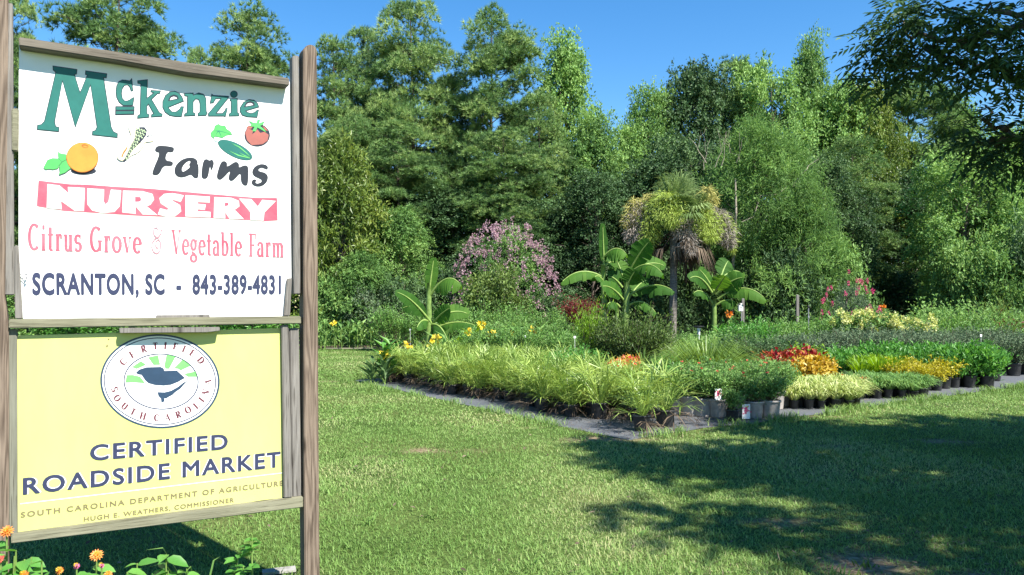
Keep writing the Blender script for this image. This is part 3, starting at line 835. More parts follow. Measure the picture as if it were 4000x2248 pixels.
# --- serif letters drawn as pen strokes
def arc(cx, cy, rx, ry, a0, a1, n=14):
    return [(cx + rx * math.cos(R(a0 + (a1 - a0) * i / n)), cy + ry * math.sin(R(a0 + (a1 - a0) * i / n))) for i in range(n + 1)]
TK, TN = 0.185, 0.08
def sf(x, y, l=0.26):
    return ([(x - l / 2, y), (x + l / 2, y)], 0.05)
def st(x, y0, y1):
    return ([(x, y0), (x, y1)], TK)
XH = 0.64
GL = {
    'I': (.34, [st(.17, 0, 1), sf(.17, .025), sf(.17, .975)]),
    'C': (.72, [(arc(.39, .5, .3, .46, 50, 310, 22), None), ([(.63, .98), (.63, .7)], .04), ([(.63, .02), (.63, .2)], .03)]),
    'G': (.78, [(arc(.39, .5, .3, .46, 50, 322, 22), None), ([(.63, .98), (.63, .7)], .04), st(.62, .06, .44), sf(.62, .44, .28)]),
    'S': (.58, [(arc(.29, .73, .2, .23, 35, 270, 14)[:-1] + arc(.29, .27, .21, .23, 90, -150, 14), None), ([(.48, .98), (.48, .74)], .04), ([(.08, .02), (.08, .26)], .04)]),
    'O': (.8, [(arc(.4, .5, .31, .46, 0, 360, 30), None)]),
    'E': (.62, [st(.18, 0, 1), ([(.04, .97), (.56, .97)], .055), ([(.04, .03), (.58, .03)], .055), ([(.18, .5), (.46, .5)], .055), ([(.55, .98), (.55, .78)], .05), ([(.57, .02), (.57, .24)], .05), ([(.45, .6), (.45, .4)], .04)]),
    'F': (.58, [st(.18, 0, 1), sf(.18, .025), ([(.04, .97), (.55, .97)], .055), ([(.18, .5), (.44, .5)], .055), ([(.54, .98), (.54, .76)], .05), ([(.43, .6), (.43, .4)], .04)]),
    'R': (.74, [st(.18, 0, 1), sf(.18, .025), ([(.04, .97), (.36, .97)], .05), (arc(.34, .73, .2, .24, 90, -90, 14), None), ([(.18, .49), (.36, .49)], .05), ([(.36, .5), (.64, .03)], .14), sf(.66, .025, .18)]),
    'T': (.66, [st(.33, 0, 1), sf(.33, .025), ([(.05, .97), (.61, .97)], .055), ([(.06, .98), (.06, .74)], .05), ([(.6, .98), (.6, .74)], .05)]),
    'D': (.78, [st(.18, 0, 1), ([(.04, .97), (.38, .97)], .055), ([(.04, .03), (.38, .03)], .055), (arc(.36, .5, .32, .47, 90, -90, 20), None)]),
    'U': (.78, [([(.18, 1), (.18, .34)] + arc(.4, .3, .22, .27, 180, 360, 14) + [(.62, .36), (.62, 1)], None), st(.18, .34, 1), sf(.18, .975), sf(.62, .975, .2)]),
    'H': (.84, [st(.18, 0, 1), st(.66, 0, 1), ([(.18, .5), (.66, .5)], .055), sf(.18, .025), sf(.18, .975), sf(.66, .025), sf(.66, .975)]),
    'A': (.78, [([(.12, .02), (.39, .98)], .06), ([(.37, .98), (.66, .02)], .15), ([(.22, .34), (.54, .34)], .05), sf(.12, .025, .22), sf(.66, .025, .26)]),
    'L': (.6, [st(.18, 0, 1), sf(.18, .975), ([(.04, .03), (.56, .03)], .055), ([(.55, .02), (.55, .26)], .05)]),
    'N': (.82, [([(.16, 0), (.16, 1)], .06), ([(.66, 0), (.66, 1)], .06), ([(.14, .98), (.67, .02)], .15), sf(.16, .025, .22), sf(.12, .975, .2), sf(.66, .975, .22)]),
    'V': (.74, [([(.13, .98), (.39, .02)], .15), ([(.39, .02), (.62, .98)], .06), sf(.13, .975, .26), sf(.62, .975, .2)]),
    'i': (.34, [st(.17, 0, XH), sf(.17, .025), ([(.04, XH - .03), (.17, XH - .03)], .05), ([(.17, .80), (.17, .95)], .14)]),
    't': (.4, [([(.18, .88), (.18, .14)] + arc(.28, .12, .10, .09, 180, 300, 6), None), st(.18, .14, .86), ([(.04, XH - .03), (.36, XH - .03)], .055)]),
    'r': (.46, [st(.17, 0, XH), sf(.17, .025), ([(.03, XH - .03), (.17, XH - .03)], .05), (arc(.32, XH - .18, .13, .15, 170, 60, 8), None), ([(.38, XH - .02), (.38, XH - .16)], .1)]),
    'u': (.6, [([(.16, XH), (.16, .2)] + arc(.28, .16, .12, .13, 180, 330, 8) + [(.42, .2)], None), st(.44, 0, XH), ([(.02, XH - .03), (.16, XH - .03)], .05), ([(.32, XH - .03), (.44, XH - .03)], .05), sf(.5, .025, .14), st(.16, .2, XH)]),
    's': (.46, [(arc(.23, .47, .15, .15, 35, 270, 12)[:-1] + arc(.23, .18, .16, .15, 90, -150, 12), None), ([(.38, .64), (.38, .46)], .04), ([(.07, .02), (.07, .2)], .04)]),
    'o': (.58, [(arc(.29, .32, .22, .29, 0, 360, 24), None)]),
    'v': (.56, [([(.11, XH - .02), (.3, .02)], .14), ([(.3, .02), (.46, XH - .02)], .05), sf(.11, XH - .025, .22), sf(.46, XH - .025, .18)]),
    'e': (.54, [(arc(.28, .32, .2, .29, 5, 315, 22), None), ([(.1, .35), (.48, .35)], .05)]),
    'g': (.56, [(arc(.26, .42, .16, .2, 0, 360, 20), None), (arc(.27, -.13, .2, .14, 0, 360, 18), None), ([(.16, .24), (.14, .12), (.4, .04)], .07), ([(.36, .56), (.54, .6)], .06)]),
    'a': (.54, [([(.1, .48)] + arc(.24, .47, .15, .14, 150, 20, 10) + [(.4, .4), (.4, .1)] + arc(.47, .1, .07, .08, 180, 300, 4), None), st(.4, .08, .44), (arc(.24, .19, .15, .16, 80, 320, 12), None)]),
    'b': (.6, [st(.16, .02, 1), ([(.02, .97), (.16, .97)], .05), (arc(.32, .32, .2, .29, 150, -150, 18), None)]),
    'l': (.34, [st(.17, 0, 1), sf(.17, .025), ([(.04, .97), (.17, .97)], .05)]),
    'm': (.9, [st(.16, 0, XH), st(.45, 0, XH - .1), st(.74, 0, XH - .1), sf(.16, .025), sf(.45, .025, .22), sf(.74, .025, .24), ([(.02, XH - .03), (.16, XH - .03)], .05), (arc(.31, XH - .17, .14, .14, 175, 0, 10), None), (arc(.6, XH - .17, .14, .14, 175, 0, 10), None)]),
    '&': (.76, [([(.70, .93), (.62, .86), (.6, .74), (.46, .62), (.3, .56), (.16, .42), (.12, .24), (.2, .07), (.36, .0), (.52, .06), (.6, .24), (.58, .44), (.48, .54), (.36, .46), (.33, .3), (.4, .2), (.47, .25)], .06), ([(.38, .62), (.24, .7), (.2, .84), (.28, .97), (.4, .98), (.44, .9)], .055), ([(.3, .56), (.5, .62)], .05)]),
}
def ribbon(pts, w, wk=1.0):
    P = np.array(pts, float)
    if w is None and len(P) > 2:
        tg = np.gradient(P, axis=0)
    else:
        tg = np.gradient(P, axis=0) if len(P) > 2 else np.repeat((P[1] - P[0])[None], 2, 0)
    tg = unit(tg)
    hw = np.full(len(P), (w or 0) / 2) if w else (TN + (TK - TN) * np.abs(tg[:, 1]) ** 1.5) / 2
    hw = hw * wk
    nr = np.stack([-tg[:, 1], tg[:, 0]], 1)
    a_, b_ = P + nr * hw[:, None], P - nr * hw[:, None]
    return np.stack([a_[:-1], b_[:-1], b_[1:], a_[1:]], 1)
def glyph(g, ch, fn, w0, lift, wk=1.0):
    """fn maps glyph coordinates (x in em, y with cap height 1) to picture pixels"""
    for k, (pts, w) in enumerate(GL[ch][1]):
        for Q in ribbon(pts, w, wk):
            P = [SP(*fn(x, y), w0 + lift * k) for x, y in Q]
            a_, b_, c_ = (np.array(P[j]) for j in (0, 1, 2))
            if np.cross(b_ - a_, c_ - a_)[1] > 0:
                P = P[::-1]
            g.polys([P])
def serif_line(name, body, x0, y0, x1, y1, cap0, cap1, w, mat, parent, gap=.06, space=.42):
    adv = [space if c == ' ' else GL[c][0] + gap for c in body]
    tot = sum(adv) - gap
    g = G()
    x = 0
    for c, a_ in zip(body, adv):
        if c != ' ':
            def fn(gx_, gy_, x=x):
                s = (x + gx_) / tot
                return (x0 + (x1 - x0) * s, y0 + (y1 - y0) * s - gy_ * (cap0 + (cap1 - cap0) * s))
            glyph(g, c, fn, w, 0.00025)
        x += a_
    return link(name, g.mesh(name), mat, parent)
cb = crop(80, 840, 1060, 2576)
(xa, ya), (xb, yb), (xc, yc), (xd, yd) = cb([(70, 335), (2502, 405), (70, 78), (2502, 190)])
for dx, dy, w, mt, nm in ((1.3, 1.3, 0.0006, M['ghost'], 'lettering_edge'), (0, 0, 0.0022, M['pink_text'], 'lettering')):
    for body, a_, b_ in (('Citrus Grove', 70, 1150), ('Vegetable Farm', 1432, 2502)):
        f0, f1 = (a_ - 70) / 2432, (b_ - 70) / 2432
        serif_line(nm, body, xa + (xb - xa) * f0 + dx, ya + (yb - ya) * f0 + dy, xa + (xb - xa) * f1 + dx, ya + (yb - ya) * f1 + dy,
                   (ya - yc) + ((yb - yd) - (ya - yc)) * f0, (ya - yc) + ((yb - yd) - (ya - yc)) * f1, w, mt, white)
f0, f1 = (1225 - 70) / 2432, (1360 - 70) / 2432
serif_line('lettering', '&', xa + (xb - xa) * f0, ya + (yb - ya) * f0, xa + (xb - xa) * f1, ya + (yb - ya) * f1, (ya - yc) * .98, (ya - yc) * .98, 0.0022, M['amp_ink'], white)

# --- oval emblem
def oval(rx, ry, dx=0, dy=0):
    return c9(ell(995 + dx, 725 + dy, rx, ry, n=72, rot=R(2.5)))
fill('oval_emblem', [oval(845, 665)], 0.0008, M['emblem_navy'], yellow)
emb = yellow
fill('emblem_band', [oval(818, 640)], 0.0016, M['white_paint'], emb)
fill('emblem_ring', [oval(795, 618), oval(780, 605)], 0.0024, M['navy_ink'], emb)
fill('emblem_ring', [oval(532, 397, 16, 4), oval(515, 382, 16, 4)], 0.0024, M['navy_ink'], emb)
rays = [[(505, 745), (525, 638), (610, 636), (715, 660), (785, 752), (640, 742)], [(598, 525), (725, 440), (798, 492), (668, 550)], [(828, 388), (968, 356), (998, 492), (905, 495)],
        [(1088, 352), (1220, 372), (1125, 548), (1080, 548), (1055, 515)], [(1322, 412), (1440, 500), (1290, 572), (1250, 548), (1192, 542)], [(1338, 620), (1500, 585), (1522, 662), (1388, 662)]]
fill('emblem_rays', [c9(P) for P in rays], 0.0024, M['ray_ink'], emb)
state = [(652, 608), (700, 560), (800, 528), (1005, 522), (1048, 545), (1058, 578), (1232, 572), (1350, 678), (1250, 735), (1150, 775), (1050, 787), (930, 780), (830, 752), (785, 710), (735, 635), (690, 628)]
coast = [(958, 878), (1060, 882), (1150, 860), (1250, 805), (1325, 745), (1392, 708), (1335, 770), (1310, 800), (1285, 830), (1240, 860), (1205, 885), (1170, 920), (1120, 945), (1080, 970), (1055, 965), (1060, 1000), (1042, 1022), (1015, 1022), (1008, 970), (975, 935)]
fill('emblem_state_map', [c9(state), c9(coast)], 0.0024, M['emblem_navy'], emb)
g = G()
def ring_text(body, centers, up_out):
    for c, (x, y) in zip(body, centers):
        ox, oy = (x - 995) / 660 ** 2 * 420, (y - 725) / 500 ** 2 * 420
        n_ = math.hypot(ox, oy)
        ux, uy = ox / n_, oy / n_
        if not up_out:
            ux, uy = -ux, -uy
        rx_, ry_ = -uy, ux
        hh, ww = 98, 104
        def fn(gx_, gy_):
            a_ = (gx_ - GL[c][0] / 2) * ww
            b_ = (gy_ - .5) * hh
            return c9([(x + rx_ * a_ + ux * b_, y + ry_ * a_ + uy * b_)])[0]
        glyph(g, c, fn, 0.0024, 0.00025, 1.45)
ring_text('CERTIFIED', [(475, 450), (600, 345), (765, 268), (930, 226), (1072, 222), (1212, 232), (1335, 265), (1455, 325), (1575, 428)], True)
ring_text('SOUTH', [(356, 840), (392, 965), (495, 1078), (615, 1155), (755, 1215)], False)
ring_text('CAROLINA', [(950, 1242), (1100, 1235), (1255, 1197), (1390, 1130), (1508, 1068), (1580, 985), (1640, 882), (1672, 738)], False)
link('emblem_lettering', g.mesh('emblem_lettering'), M['maroon_ink'], emb)
fill('registered_ring', [c9(ell(1652, 540, 32, 30, n=20)), c9(ell(1652, 540, 28, 26, n=20))], 0.0024, M['amp_ink'], emb, th=0.0002)
text('registered_letter', 'R', *c9([(1638, 524), (1668, 524), (1668, 556), (1638, 556)]), 0.0024, M['amp_ink'], emb)
# ------------------------------------------------------------------ tree builders (real size, trunk base at the origin)
def limb(g, p0, p1, r0, r1, rng, k=5, wob=0.08, n=5):
    t = np.linspace(0, 1, n)[:, None]
    p0, p1 = np.asarray(p0, float), np.asarray(p1, float)
    P = p0 + (p1 - p0) * t
    L = np.linalg.norm(p1 - p0)
    P[1:-1] += rng.normal(size=(n - 2, 3)) * wob * L * .5
    P[:, 2] += (np.sin(t[:, 0] * np.pi) * L * .06)
    g.tube(P, np.linspace(r0, r1, n), k)
def pine_meshes(seed, H=20.0, base=0.25, rad=3.2, nw=15, clump=0.95, dens=1.0):
    rng = np.random.default_rng(seed)
    tg, cg = G(), G()
    z = np.linspace(0, 1, 9)
    ax = np.stack([np.sin(z * 2 + seed) * .3 * z, np.cos(z * 2.3 + seed) * .3 * z, z * H * .97], 1)
    ax[:, :2] -= ax[0, :2]
    tg.tube(ax, np.interp(z, [0, .1, 1], [.26, .2, .03]), 8)
    spots = []
    for i in range(nw):
        f = base + (1 - base) * (i + rng.uniform(-.3, .3)) / (nw - .2)
        f = min(max(f, base), .985)
        env = math.sin(math.pi * min(1, .16 + .84 * ((f - base) / (1 - base)) ** .85)) ** .7
        nb = 5 if f < .85 else 4
        a0 = rng.uniform(0, 6.28)
        for j in range(nb):
            if rng.random() < .1:
                continue
            an = a0 + 6.283 * j / nb + rng.uniform(-.35, .35)
            L = rad * env * rng.uniform(.55, 1.12) + .35
            c = np.array([np.interp(f, z, ax[:, 0]), np.interp(f, z, ax[:, 1]), f * H * .97])
            up = rng.uniform(-.05, .6) + .75 * max(0, f - .72)
            e = c + np.array([math.cos(an) * L, math.sin(an) * L, L * up])
            limb(tg, c, e, .055 * (1.25 - f), .016, rng, 4)
            spots.append((e, 1.0))
            if L > 1.5:
                s = c + (e - c) * rng.uniform(.5, .7) + rng.normal(size=3) * .35
                spots.append((s, .8))
            if L > 2.0:
                for _ in range(2):
                    s = c + (e - c) * rng.uniform(.6, .95) + np.array([-math.sin(an), math.cos(an), .1]) * rng.uniform(-1, 1) * .9
                    spots.append((s, .8))
    spots.append((np.array([ax[-1, 0], ax[-1, 1], H * .97]), .9))
    for e, k in spots:
        r = clump * k * rng.uniform(.75, 1.2)
        nt_ = int(46 * dens * k)
        d = rdir(rng, nt_)
        d[:, 2] = np.abs(d[:, 2]) * .9 - .25
        c = e + d * np.array([r, r, r * 1.0]) * rng.uniform(.45, 1, (nt_, 1))
        ct = rng.uniform(.15, .8)
        m_ = 17
        C = np.repeat(c, m_, 0)
        D = unit(np.repeat(unit(d * [1, 1, .6] + [0, 0, .55]), m_, 0) * .8 + rdir(rng, nt_ * m_) * .75)
        L = rng.uniform(.24, .40, nt_ * m_)
        W = unit(np.cross(D, rdir(rng, nt_ * m_))) * .019
        P = np.stack([C - W, C + W, C + D * L[:, None]], 1)
        cg.polys(P, np.clip(np.repeat(ct + rng.normal(0, .12, nt_), m_) + rng.normal(0, .1, nt_ * m_), 0, 1))
    return tg.mesh('pine_trunk'), cg.mesh('pine_crown')
def broad_meshes(seed, H=14.0, rad=3.6, base=.12, nc=70, leaf=.17, per=300, shape='oval', lw=.66, clump=1.0, upright=0.0):
    rng = np.random.default_rng(seed)
    tg, cg = G(), G()
    z = np.linspace(0, 1, 8)
    ax = np.stack([np.sin(z * 2 + seed) * .35 * z, np.cos(z * 1.9 + seed) * .35 * z, z * H * .9], 1)
    ax[:, :2] -= ax[0, :2]
    tg.tube(ax, np.interp(z, [0, .1, 1], [.22, .17, .03]), 8)
    ph = (np.arange(nc) * 2.39996) % 6.28318
    for i in range(nc):
        f = base + (1 - base) * ((i + .5) / nc) ** (.9 if shape == 'oval' else 1.0)
        g_ = (f - base) / (1 - base)
        if shape == 'oval':
            env = math.sin(math.pi * (.12 + .86 * g_)) ** .65
        elif shape == 'cone':
            env = (1 - g_) ** .8 * .95 + .12
        elif shape == 'dome':
            env = math.sqrt(max(0, 1 - g_ ** 2.2)) * .95 + .08
        else:
            env = .45 + .55 * math.sin(math.pi * min(1, .2 + g_ * .75))
        an = ph[i] + rng.uniform(-.4, .4)
        lump = 1 + .30 * math.sin(an * 2 + f * 7 + seed) * math.cos(f * 11 + seed * 2)
        rr = rad * env * lump * math.sqrt(rng.uniform(.30, 1.2))
        c = np.array([math.cos(an) * rr, math.sin(an) * rr, f * H - .3 + rng.uniform(-.3, .3)])
        s = np.array([np.interp(max(0.05, f - .16), z, ax[:, 0]), np.interp(max(0.05, f - .16), z, ax[:, 1]), max(.05, f - .16) * H * .9])
        if i % 2 == 0:
            limb(tg, s, c, .05, .012, rng, 4)
        r = clump * rng.uniform(.5, 1.35)
        n = int(per * r * r / clump / clump * rng.uniform(.8, 1.1))
        # sprays: leaves strung along short twigs that leave the clump centre
        ns = max(6, n // 13)
        sd = rdir(rng, ns)
        sd[:, 2] = sd[:, 2] * .75 + .12 + upright
        sd = unit(sd)
        k = 13
        tt = rng.uniform(.3, 1.0, (ns, k, 1))
        C = c + sd[:, None, :] * tt * r * rng.uniform(.7, 1.15, (ns, 1, 1)) + rng.normal(size=(ns, k, 3)) * .09
        C[..., 2] -= (tt[..., 0] ** 2) * r * (.22 - upright * .2)
        C = C.reshape(-1, 3)
        m_ = len(C)
        D = unit(np.repeat(sd, k, 0) * .7 + rdir(rng, m_) * .9 + [0, 0, .05])
        N = unit(rdir(rng, m_) * .65 + [0, 0, .8] + np.repeat(sd, k, 0) * .35)
        ct = rng.uniform(.18, .75)
        cg_t = np.clip(np.repeat(ct + rng.normal(0, .10, ns), k) + rng.normal(0, .13, m_), 0, 1)
        L = leaf * rng.uniform(.7, 1.25, m_)
        leaves(cg, rng, C, D, N, L, L * lw, cg_t, .12, .15)
    return tg.mesh('tree_trunk'), cg.mesh('tree_crown')
def tree_proto(name, meshes, bark, leafm, H, rad):
    return dict(name=name, t=meshes[0], c=meshes[1], bark=M[bark], leaf=M[leafm], H=H, R=rad)
PINES = [tree_proto('pine_tree', pine_meshes(s, 20, b, r, n, c), 'pinebark', 'pine', 20, r + .3) for s, b, r, n, c in ((1, .24, 3.0, 17, 1.1), (2, .18, 3.2, 19, 1.12), (3, .32, 3.3, 16, 1.1), (5, .20, 2.7, 18, 1.05))]
OAKS = [broad_meshes(11, 14, 3.6, .05, 100, .20, 480, clump=1.25), broad_meshes(12, 14, 3.4, .05, 96, .19, 480, 'cone', clump=1.2), broad_meshes(13, 14, 3.8, .04, 104, .22, 430, 'column', clump=1.25), broad_meshes(14, 14, 3.6, .04, 100, .18, 520, 'dome', clump=1.2)]
def oak(v, leafm):
    return tree_proto('broadleaf_tree', OAKS[v], 'bark', leafm, 14, 3.3)
WIL = broad_meshes(21, 9, 3.3, .04, 110, .22, 620, 'dome', .2, 1.15, .25)
CHEST = broad_meshes(22, 9, 2.8, .02, 80, .32, 280, 'dome', .32, 1.05)
rnd = random.Random(5)
TREES_GROUP = 'trees of the wood behind the nursery'
def put_tree(P, px, top, wid, Y, label, leafm=None, name=None, cat='tree', rot=None, group=TREES_GROUP):
    X = X_at(px, Y)
    H = EYE + (HY - top) / FPX * Y
    sx = wid / FPX * Y / (2 * P['R'])
    root = tag(empty(name or P['name'], (X, Y, 0), rnd.uniform(0, 6.28) if rot is None else rot), label, cat, group)
    root.scale = (sx, sx, H / P['H'])
    for nm, me, mt in (('trunk', P['t'], P['bark']), ('crown', P['c'], M[leafm] if leafm else P['leaf'])):
        o = bpy.data.objects.new(nm, me)
        o.parent = root
        col.objects.link(o)
        if len(me.materials) == 0:
            me.materials.append(mt)
        o.material_slots[0].link = 'OBJECT'
        o.material_slots[0].material = mt
    return root
p = put_tree
p(PINES[0], 30, -45, 190, 40, 'pine whose crown shows just right of the near left sign post')
p(PINES[2], 285, -55, 350, 38, 'broad open pine rising above the left half of the white sign board')
p(PINES[1], 628, 24, 270, 40, 'round topped pine rising above the right half of the white sign board')
p(PINES[3], 492, 122, 110, 44, 'small pine top peeping over the middle of the sign cap rail')
p(PINES[3], 835, 100, 190, 41, 'pine standing just right of the tall brown sign post')
p(PINES[0], 930, 70, 200, 45, 'pine between the sign post and the tallest pine')
p(PINES[1], 1040, 8, 265, 42, 'tallest dense pine in the middle of the wood')
p(PINES[2], 1228, 32, 270, 42, 'second tallest pine, with bare limbs and sky gaps below its top')
p(PINES[3], 1130, 190, 220, 44, 'pine filling the gap between the two tallest pines')
p(PINES[0], 1010, 300, 250, 38, 'lower pine in front of the tallest pine, above the dark thicket')
p(PINES[1], 1275, 330, 260, 37.5, 'brownish lower pine above the pink crape myrtle')
p(PINES[2], 905, 290, 220, 39, 'lower pine above the yellow green chestnut by the sign post')
p(PINES[3], 1360, 240, 180, 40, 'pine leaning against the pale tree beside the sky notch')
p(oak(1, 'leaf_light'), 1428, 108, 230, 43, 'tall pale green tree left of the notch of sky', 'leaf_light')
p(oak(3, 'leaf_mid'), 1490, 290, 180, 41, 'rounded tree just under the left side of the sky notch')
p(oak(3, 'leaf_light'), 1580, 318, 170, 42, 'light green tree under the right side of the sky notch')
p(oak(3, 'leaf_mid'), 1640, 225, 180, 43, 'pointed tree right of the sky notch')
p(oak(0, 'leaf_dark_shade'), 1742, 165, 210, 44, 'dark leafy tree with twin tips right of the sky notch')
p(PINES[1], 1850, 158, 230, 45, 'dark pine between leafy trees behind the cabbage palm')
p(oak(2, 'leaf_light'), 1935, 165, 190, 43, 'light green tree left of the narrow tall poplar')
p(oak(1, 'leaf_mid'), 2034, 112, 165, 44, 'narrow tall poplar shaped tree with a leaning tip')
p(oak(0, 'leaf_light'), 2112, 208, 200, 43, 'light green tree right of the narrow tall poplar')
p(oak(3, 'leaf_yellow'), 2185, 215, 180, 42, 'yellow green tree under the tip of the overhanging branch')
p(PINES[2], 2290, 198, 280, 45, 'pine with sky gaps under the overhanging branch')
p(PINES[3], 2140, 350, 190, 38, 'short dark pine right of the feathery willow')
p(oak(1, 'leaf_mid'), 2420, 262, 190, 44, 'small topped tree at the right end of the skyline')
p(oak(3, 'leaf_light'), 2520, 330, 190, 42, 'light tree behind the lowest overhanging branch')
p(oak(0, 'leaf_mid'), 2650, 280, 220, 42, 'tree at the right edge behind the overhanging branch')
# middle storey
p(oak(0, 'leaf_dark_shade'), 1640, 400, 220, 37, 'dark broad tree left of the cabbage palm crown')
p(oak(3, 'leaf_dark_shade'), 1490, 440, 220, 36, 'dark green tree between the pink crape myrtle and the cabbage palm')
p(oak(2, 'leaf_dark_shade'), 1730, 350, 200, 38, 'dark tree directly behind the cabbage palm crown')
p(oak(3, 'leaf_mid'), 2080, 400, 200, 36, 'deep green tree right of the feathery willow', 'leaf_dark_shade')
p(oak(0, 'leaf_dark_shade'), 2260, 430, 240, 41, 'dark tree behind the shaded hollow right of the willow')
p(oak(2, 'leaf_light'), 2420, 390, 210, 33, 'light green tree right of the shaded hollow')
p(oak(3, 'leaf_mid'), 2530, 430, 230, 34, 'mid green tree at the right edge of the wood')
p(oak(0, 'leaf_dark_shade'), 1130, 480, 260, 38, 'dark thicket tree behind the left banana plant')
p(oak(2, 'leaf_dark_shade'), 1380, 520, 220, 38, 'dark tree behind the pink crape myrtle')
p(oak(0, 'leaf_mid'), 1005, 525, 170, 34, 'bright green young sweetgum above the left banana plant')
CH = tree_proto('chestnut_tree', CHEST, 'bark', 'leaf_yellow', 9, 3.3)
p(CH, 858, 372, 260, 33, 'yellow green chestnut tree with long leaves beside the brown sign post')
p(CH, 905, 640, 170, 31, 'lower chestnut shoot mass at the foot of the chestnut tree', 'leaf_mid')
p(tree_proto('willow_tree', WIL, 'bark', 'leaf_light', 9, 3.9), 1915, 322, 370, 33, 'feathery pale green willow right of the cabbage palm')
p(tree_proto('willow_tree', WIL, 'bark', 'leaf_light', 9, 3.9), 2020, 470, 220, 32, 'lower feathery willow right of the larger willow', 'leaf_mid')
# bushes at the foot of the wood, many in a green darkened for self-shadow
BUSH = [broad_meshes(31, 3.2, 1.7, .02, 44, .16, 330, 'dome', .5, .72), broad_meshes(32, 3.2, 1.7, .02, 44, .20, 280, 'dome', .38, .72)]
def bush(v, leafm):
    return tree_proto('bush', BUSH[v], 'twig', leafm, 3.2, 1.9)
BG = 'bushes at the foot of the wood'
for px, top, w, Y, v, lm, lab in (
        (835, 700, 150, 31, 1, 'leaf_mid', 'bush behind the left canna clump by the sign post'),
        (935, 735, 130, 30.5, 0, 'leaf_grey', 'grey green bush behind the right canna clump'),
        (1010, 700, 130, 31, 0, 'leaf_dark_shade', 'dark bush left of the left banana plant'),
        (1130, 690, 160, 31, 1, 'leaf_dark_shade', 'dark bush right of the left banana plant stem'),
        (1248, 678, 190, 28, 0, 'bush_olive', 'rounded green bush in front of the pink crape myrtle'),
        (1400, 740, 140, 30, 0, 'leaf_dark_shade', 'dark bush at the right foot of the pink crape myrtle'),
        (1640, 650, 160, 33, 0, 'leaf_dark_shade', 'dark bush behind the middle banana plants'),
        (1760, 660, 150, 33, 1, 'leaf_dark_shade', 'dark bush behind the cabbage palm trunk'),
        (1880, 640, 190, 33, 0, 'leaf_dark_shade', 'bush behind the right banana plant'),
        (1990, 640, 190, 31, 1, 'leaf_dark_shade', 'bush behind the bare timber stake'),
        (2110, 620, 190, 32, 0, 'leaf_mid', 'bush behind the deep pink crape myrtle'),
        (2260, 690, 190, 37, 1, 'leaf_dark_shade', 'dark bush in the shaded hollow of the wood'),
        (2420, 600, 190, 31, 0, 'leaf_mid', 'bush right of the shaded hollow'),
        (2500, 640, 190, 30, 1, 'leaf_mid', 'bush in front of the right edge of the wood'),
        (2600, 560, 200, 30, 0, 'leaf_dark_shade', 'bush cut by the right edge of the photograph'),
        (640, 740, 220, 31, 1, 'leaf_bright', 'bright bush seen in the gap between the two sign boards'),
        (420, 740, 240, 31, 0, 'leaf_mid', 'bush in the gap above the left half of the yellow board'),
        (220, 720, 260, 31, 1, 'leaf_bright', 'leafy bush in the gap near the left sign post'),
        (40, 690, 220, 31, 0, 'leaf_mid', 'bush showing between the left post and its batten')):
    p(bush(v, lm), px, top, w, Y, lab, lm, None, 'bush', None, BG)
# the deep of the wood: one mass nobody could count
g = G()
rng = np.random.default_rng(77)
n = 84000
xx = np.concatenate([rng.uniform(-42, 46, 56000), rng.uniform(-42, -6, 28000)])
yy = rng.uniform(45, 52, n)
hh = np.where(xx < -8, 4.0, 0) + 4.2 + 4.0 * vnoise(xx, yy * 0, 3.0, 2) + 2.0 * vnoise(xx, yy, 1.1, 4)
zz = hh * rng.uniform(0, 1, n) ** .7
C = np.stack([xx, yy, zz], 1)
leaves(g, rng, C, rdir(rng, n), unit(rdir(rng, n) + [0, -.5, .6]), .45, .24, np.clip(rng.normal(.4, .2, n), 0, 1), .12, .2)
o = link('undergrowth', g.mesh('undergrowth'), M['leaf_dark_shade'])
tag(o, 'dense dark undergrowth closing the depth of the wood', 'undergrowth', None, 'stuff')

# extra front-storey growth
# dead twigs standing out of the willow
g = G()
for i in range(6):
    x0 = rng.uniform(1770, 1870)
    a_ = at(x0, rng.uniform(400, 460), 31.5)
    b_ = a_ + np.array([rng.uniform(-.7, .9), rng.uniform(-.4, .4), rng.uniform(.9, 2.2)])
    limb(g, a_, b_, .016, .005, rng, 4, .06, 6)
    limb(g, (a_ + b_) / 2, (a_ + b_) / 2 + [rng.uniform(-.5, .5), 0, rng.uniform(.5, 1)], .009, .004, rng, 4)
for k in ((1865, 560, 1980, 470), (1995, 470, 2060, 400)):
    limb(g, at(k[0], k[1], 31.3), at(k[2], k[3], 31.3), .025, .008, rng, 5)
base_ = np.array([X_at(1840, 32), 32, 0])
limb(g, base_, at(1850, 450, 31.6), .09, .03, rng, 6, .05)
tag(link('dead_sapling', g.mesh('dead_sapling'), M['drytwig']), 'bare dead sapling with pale twigs in the willow top behind the cabbage palm', 'dead tree')

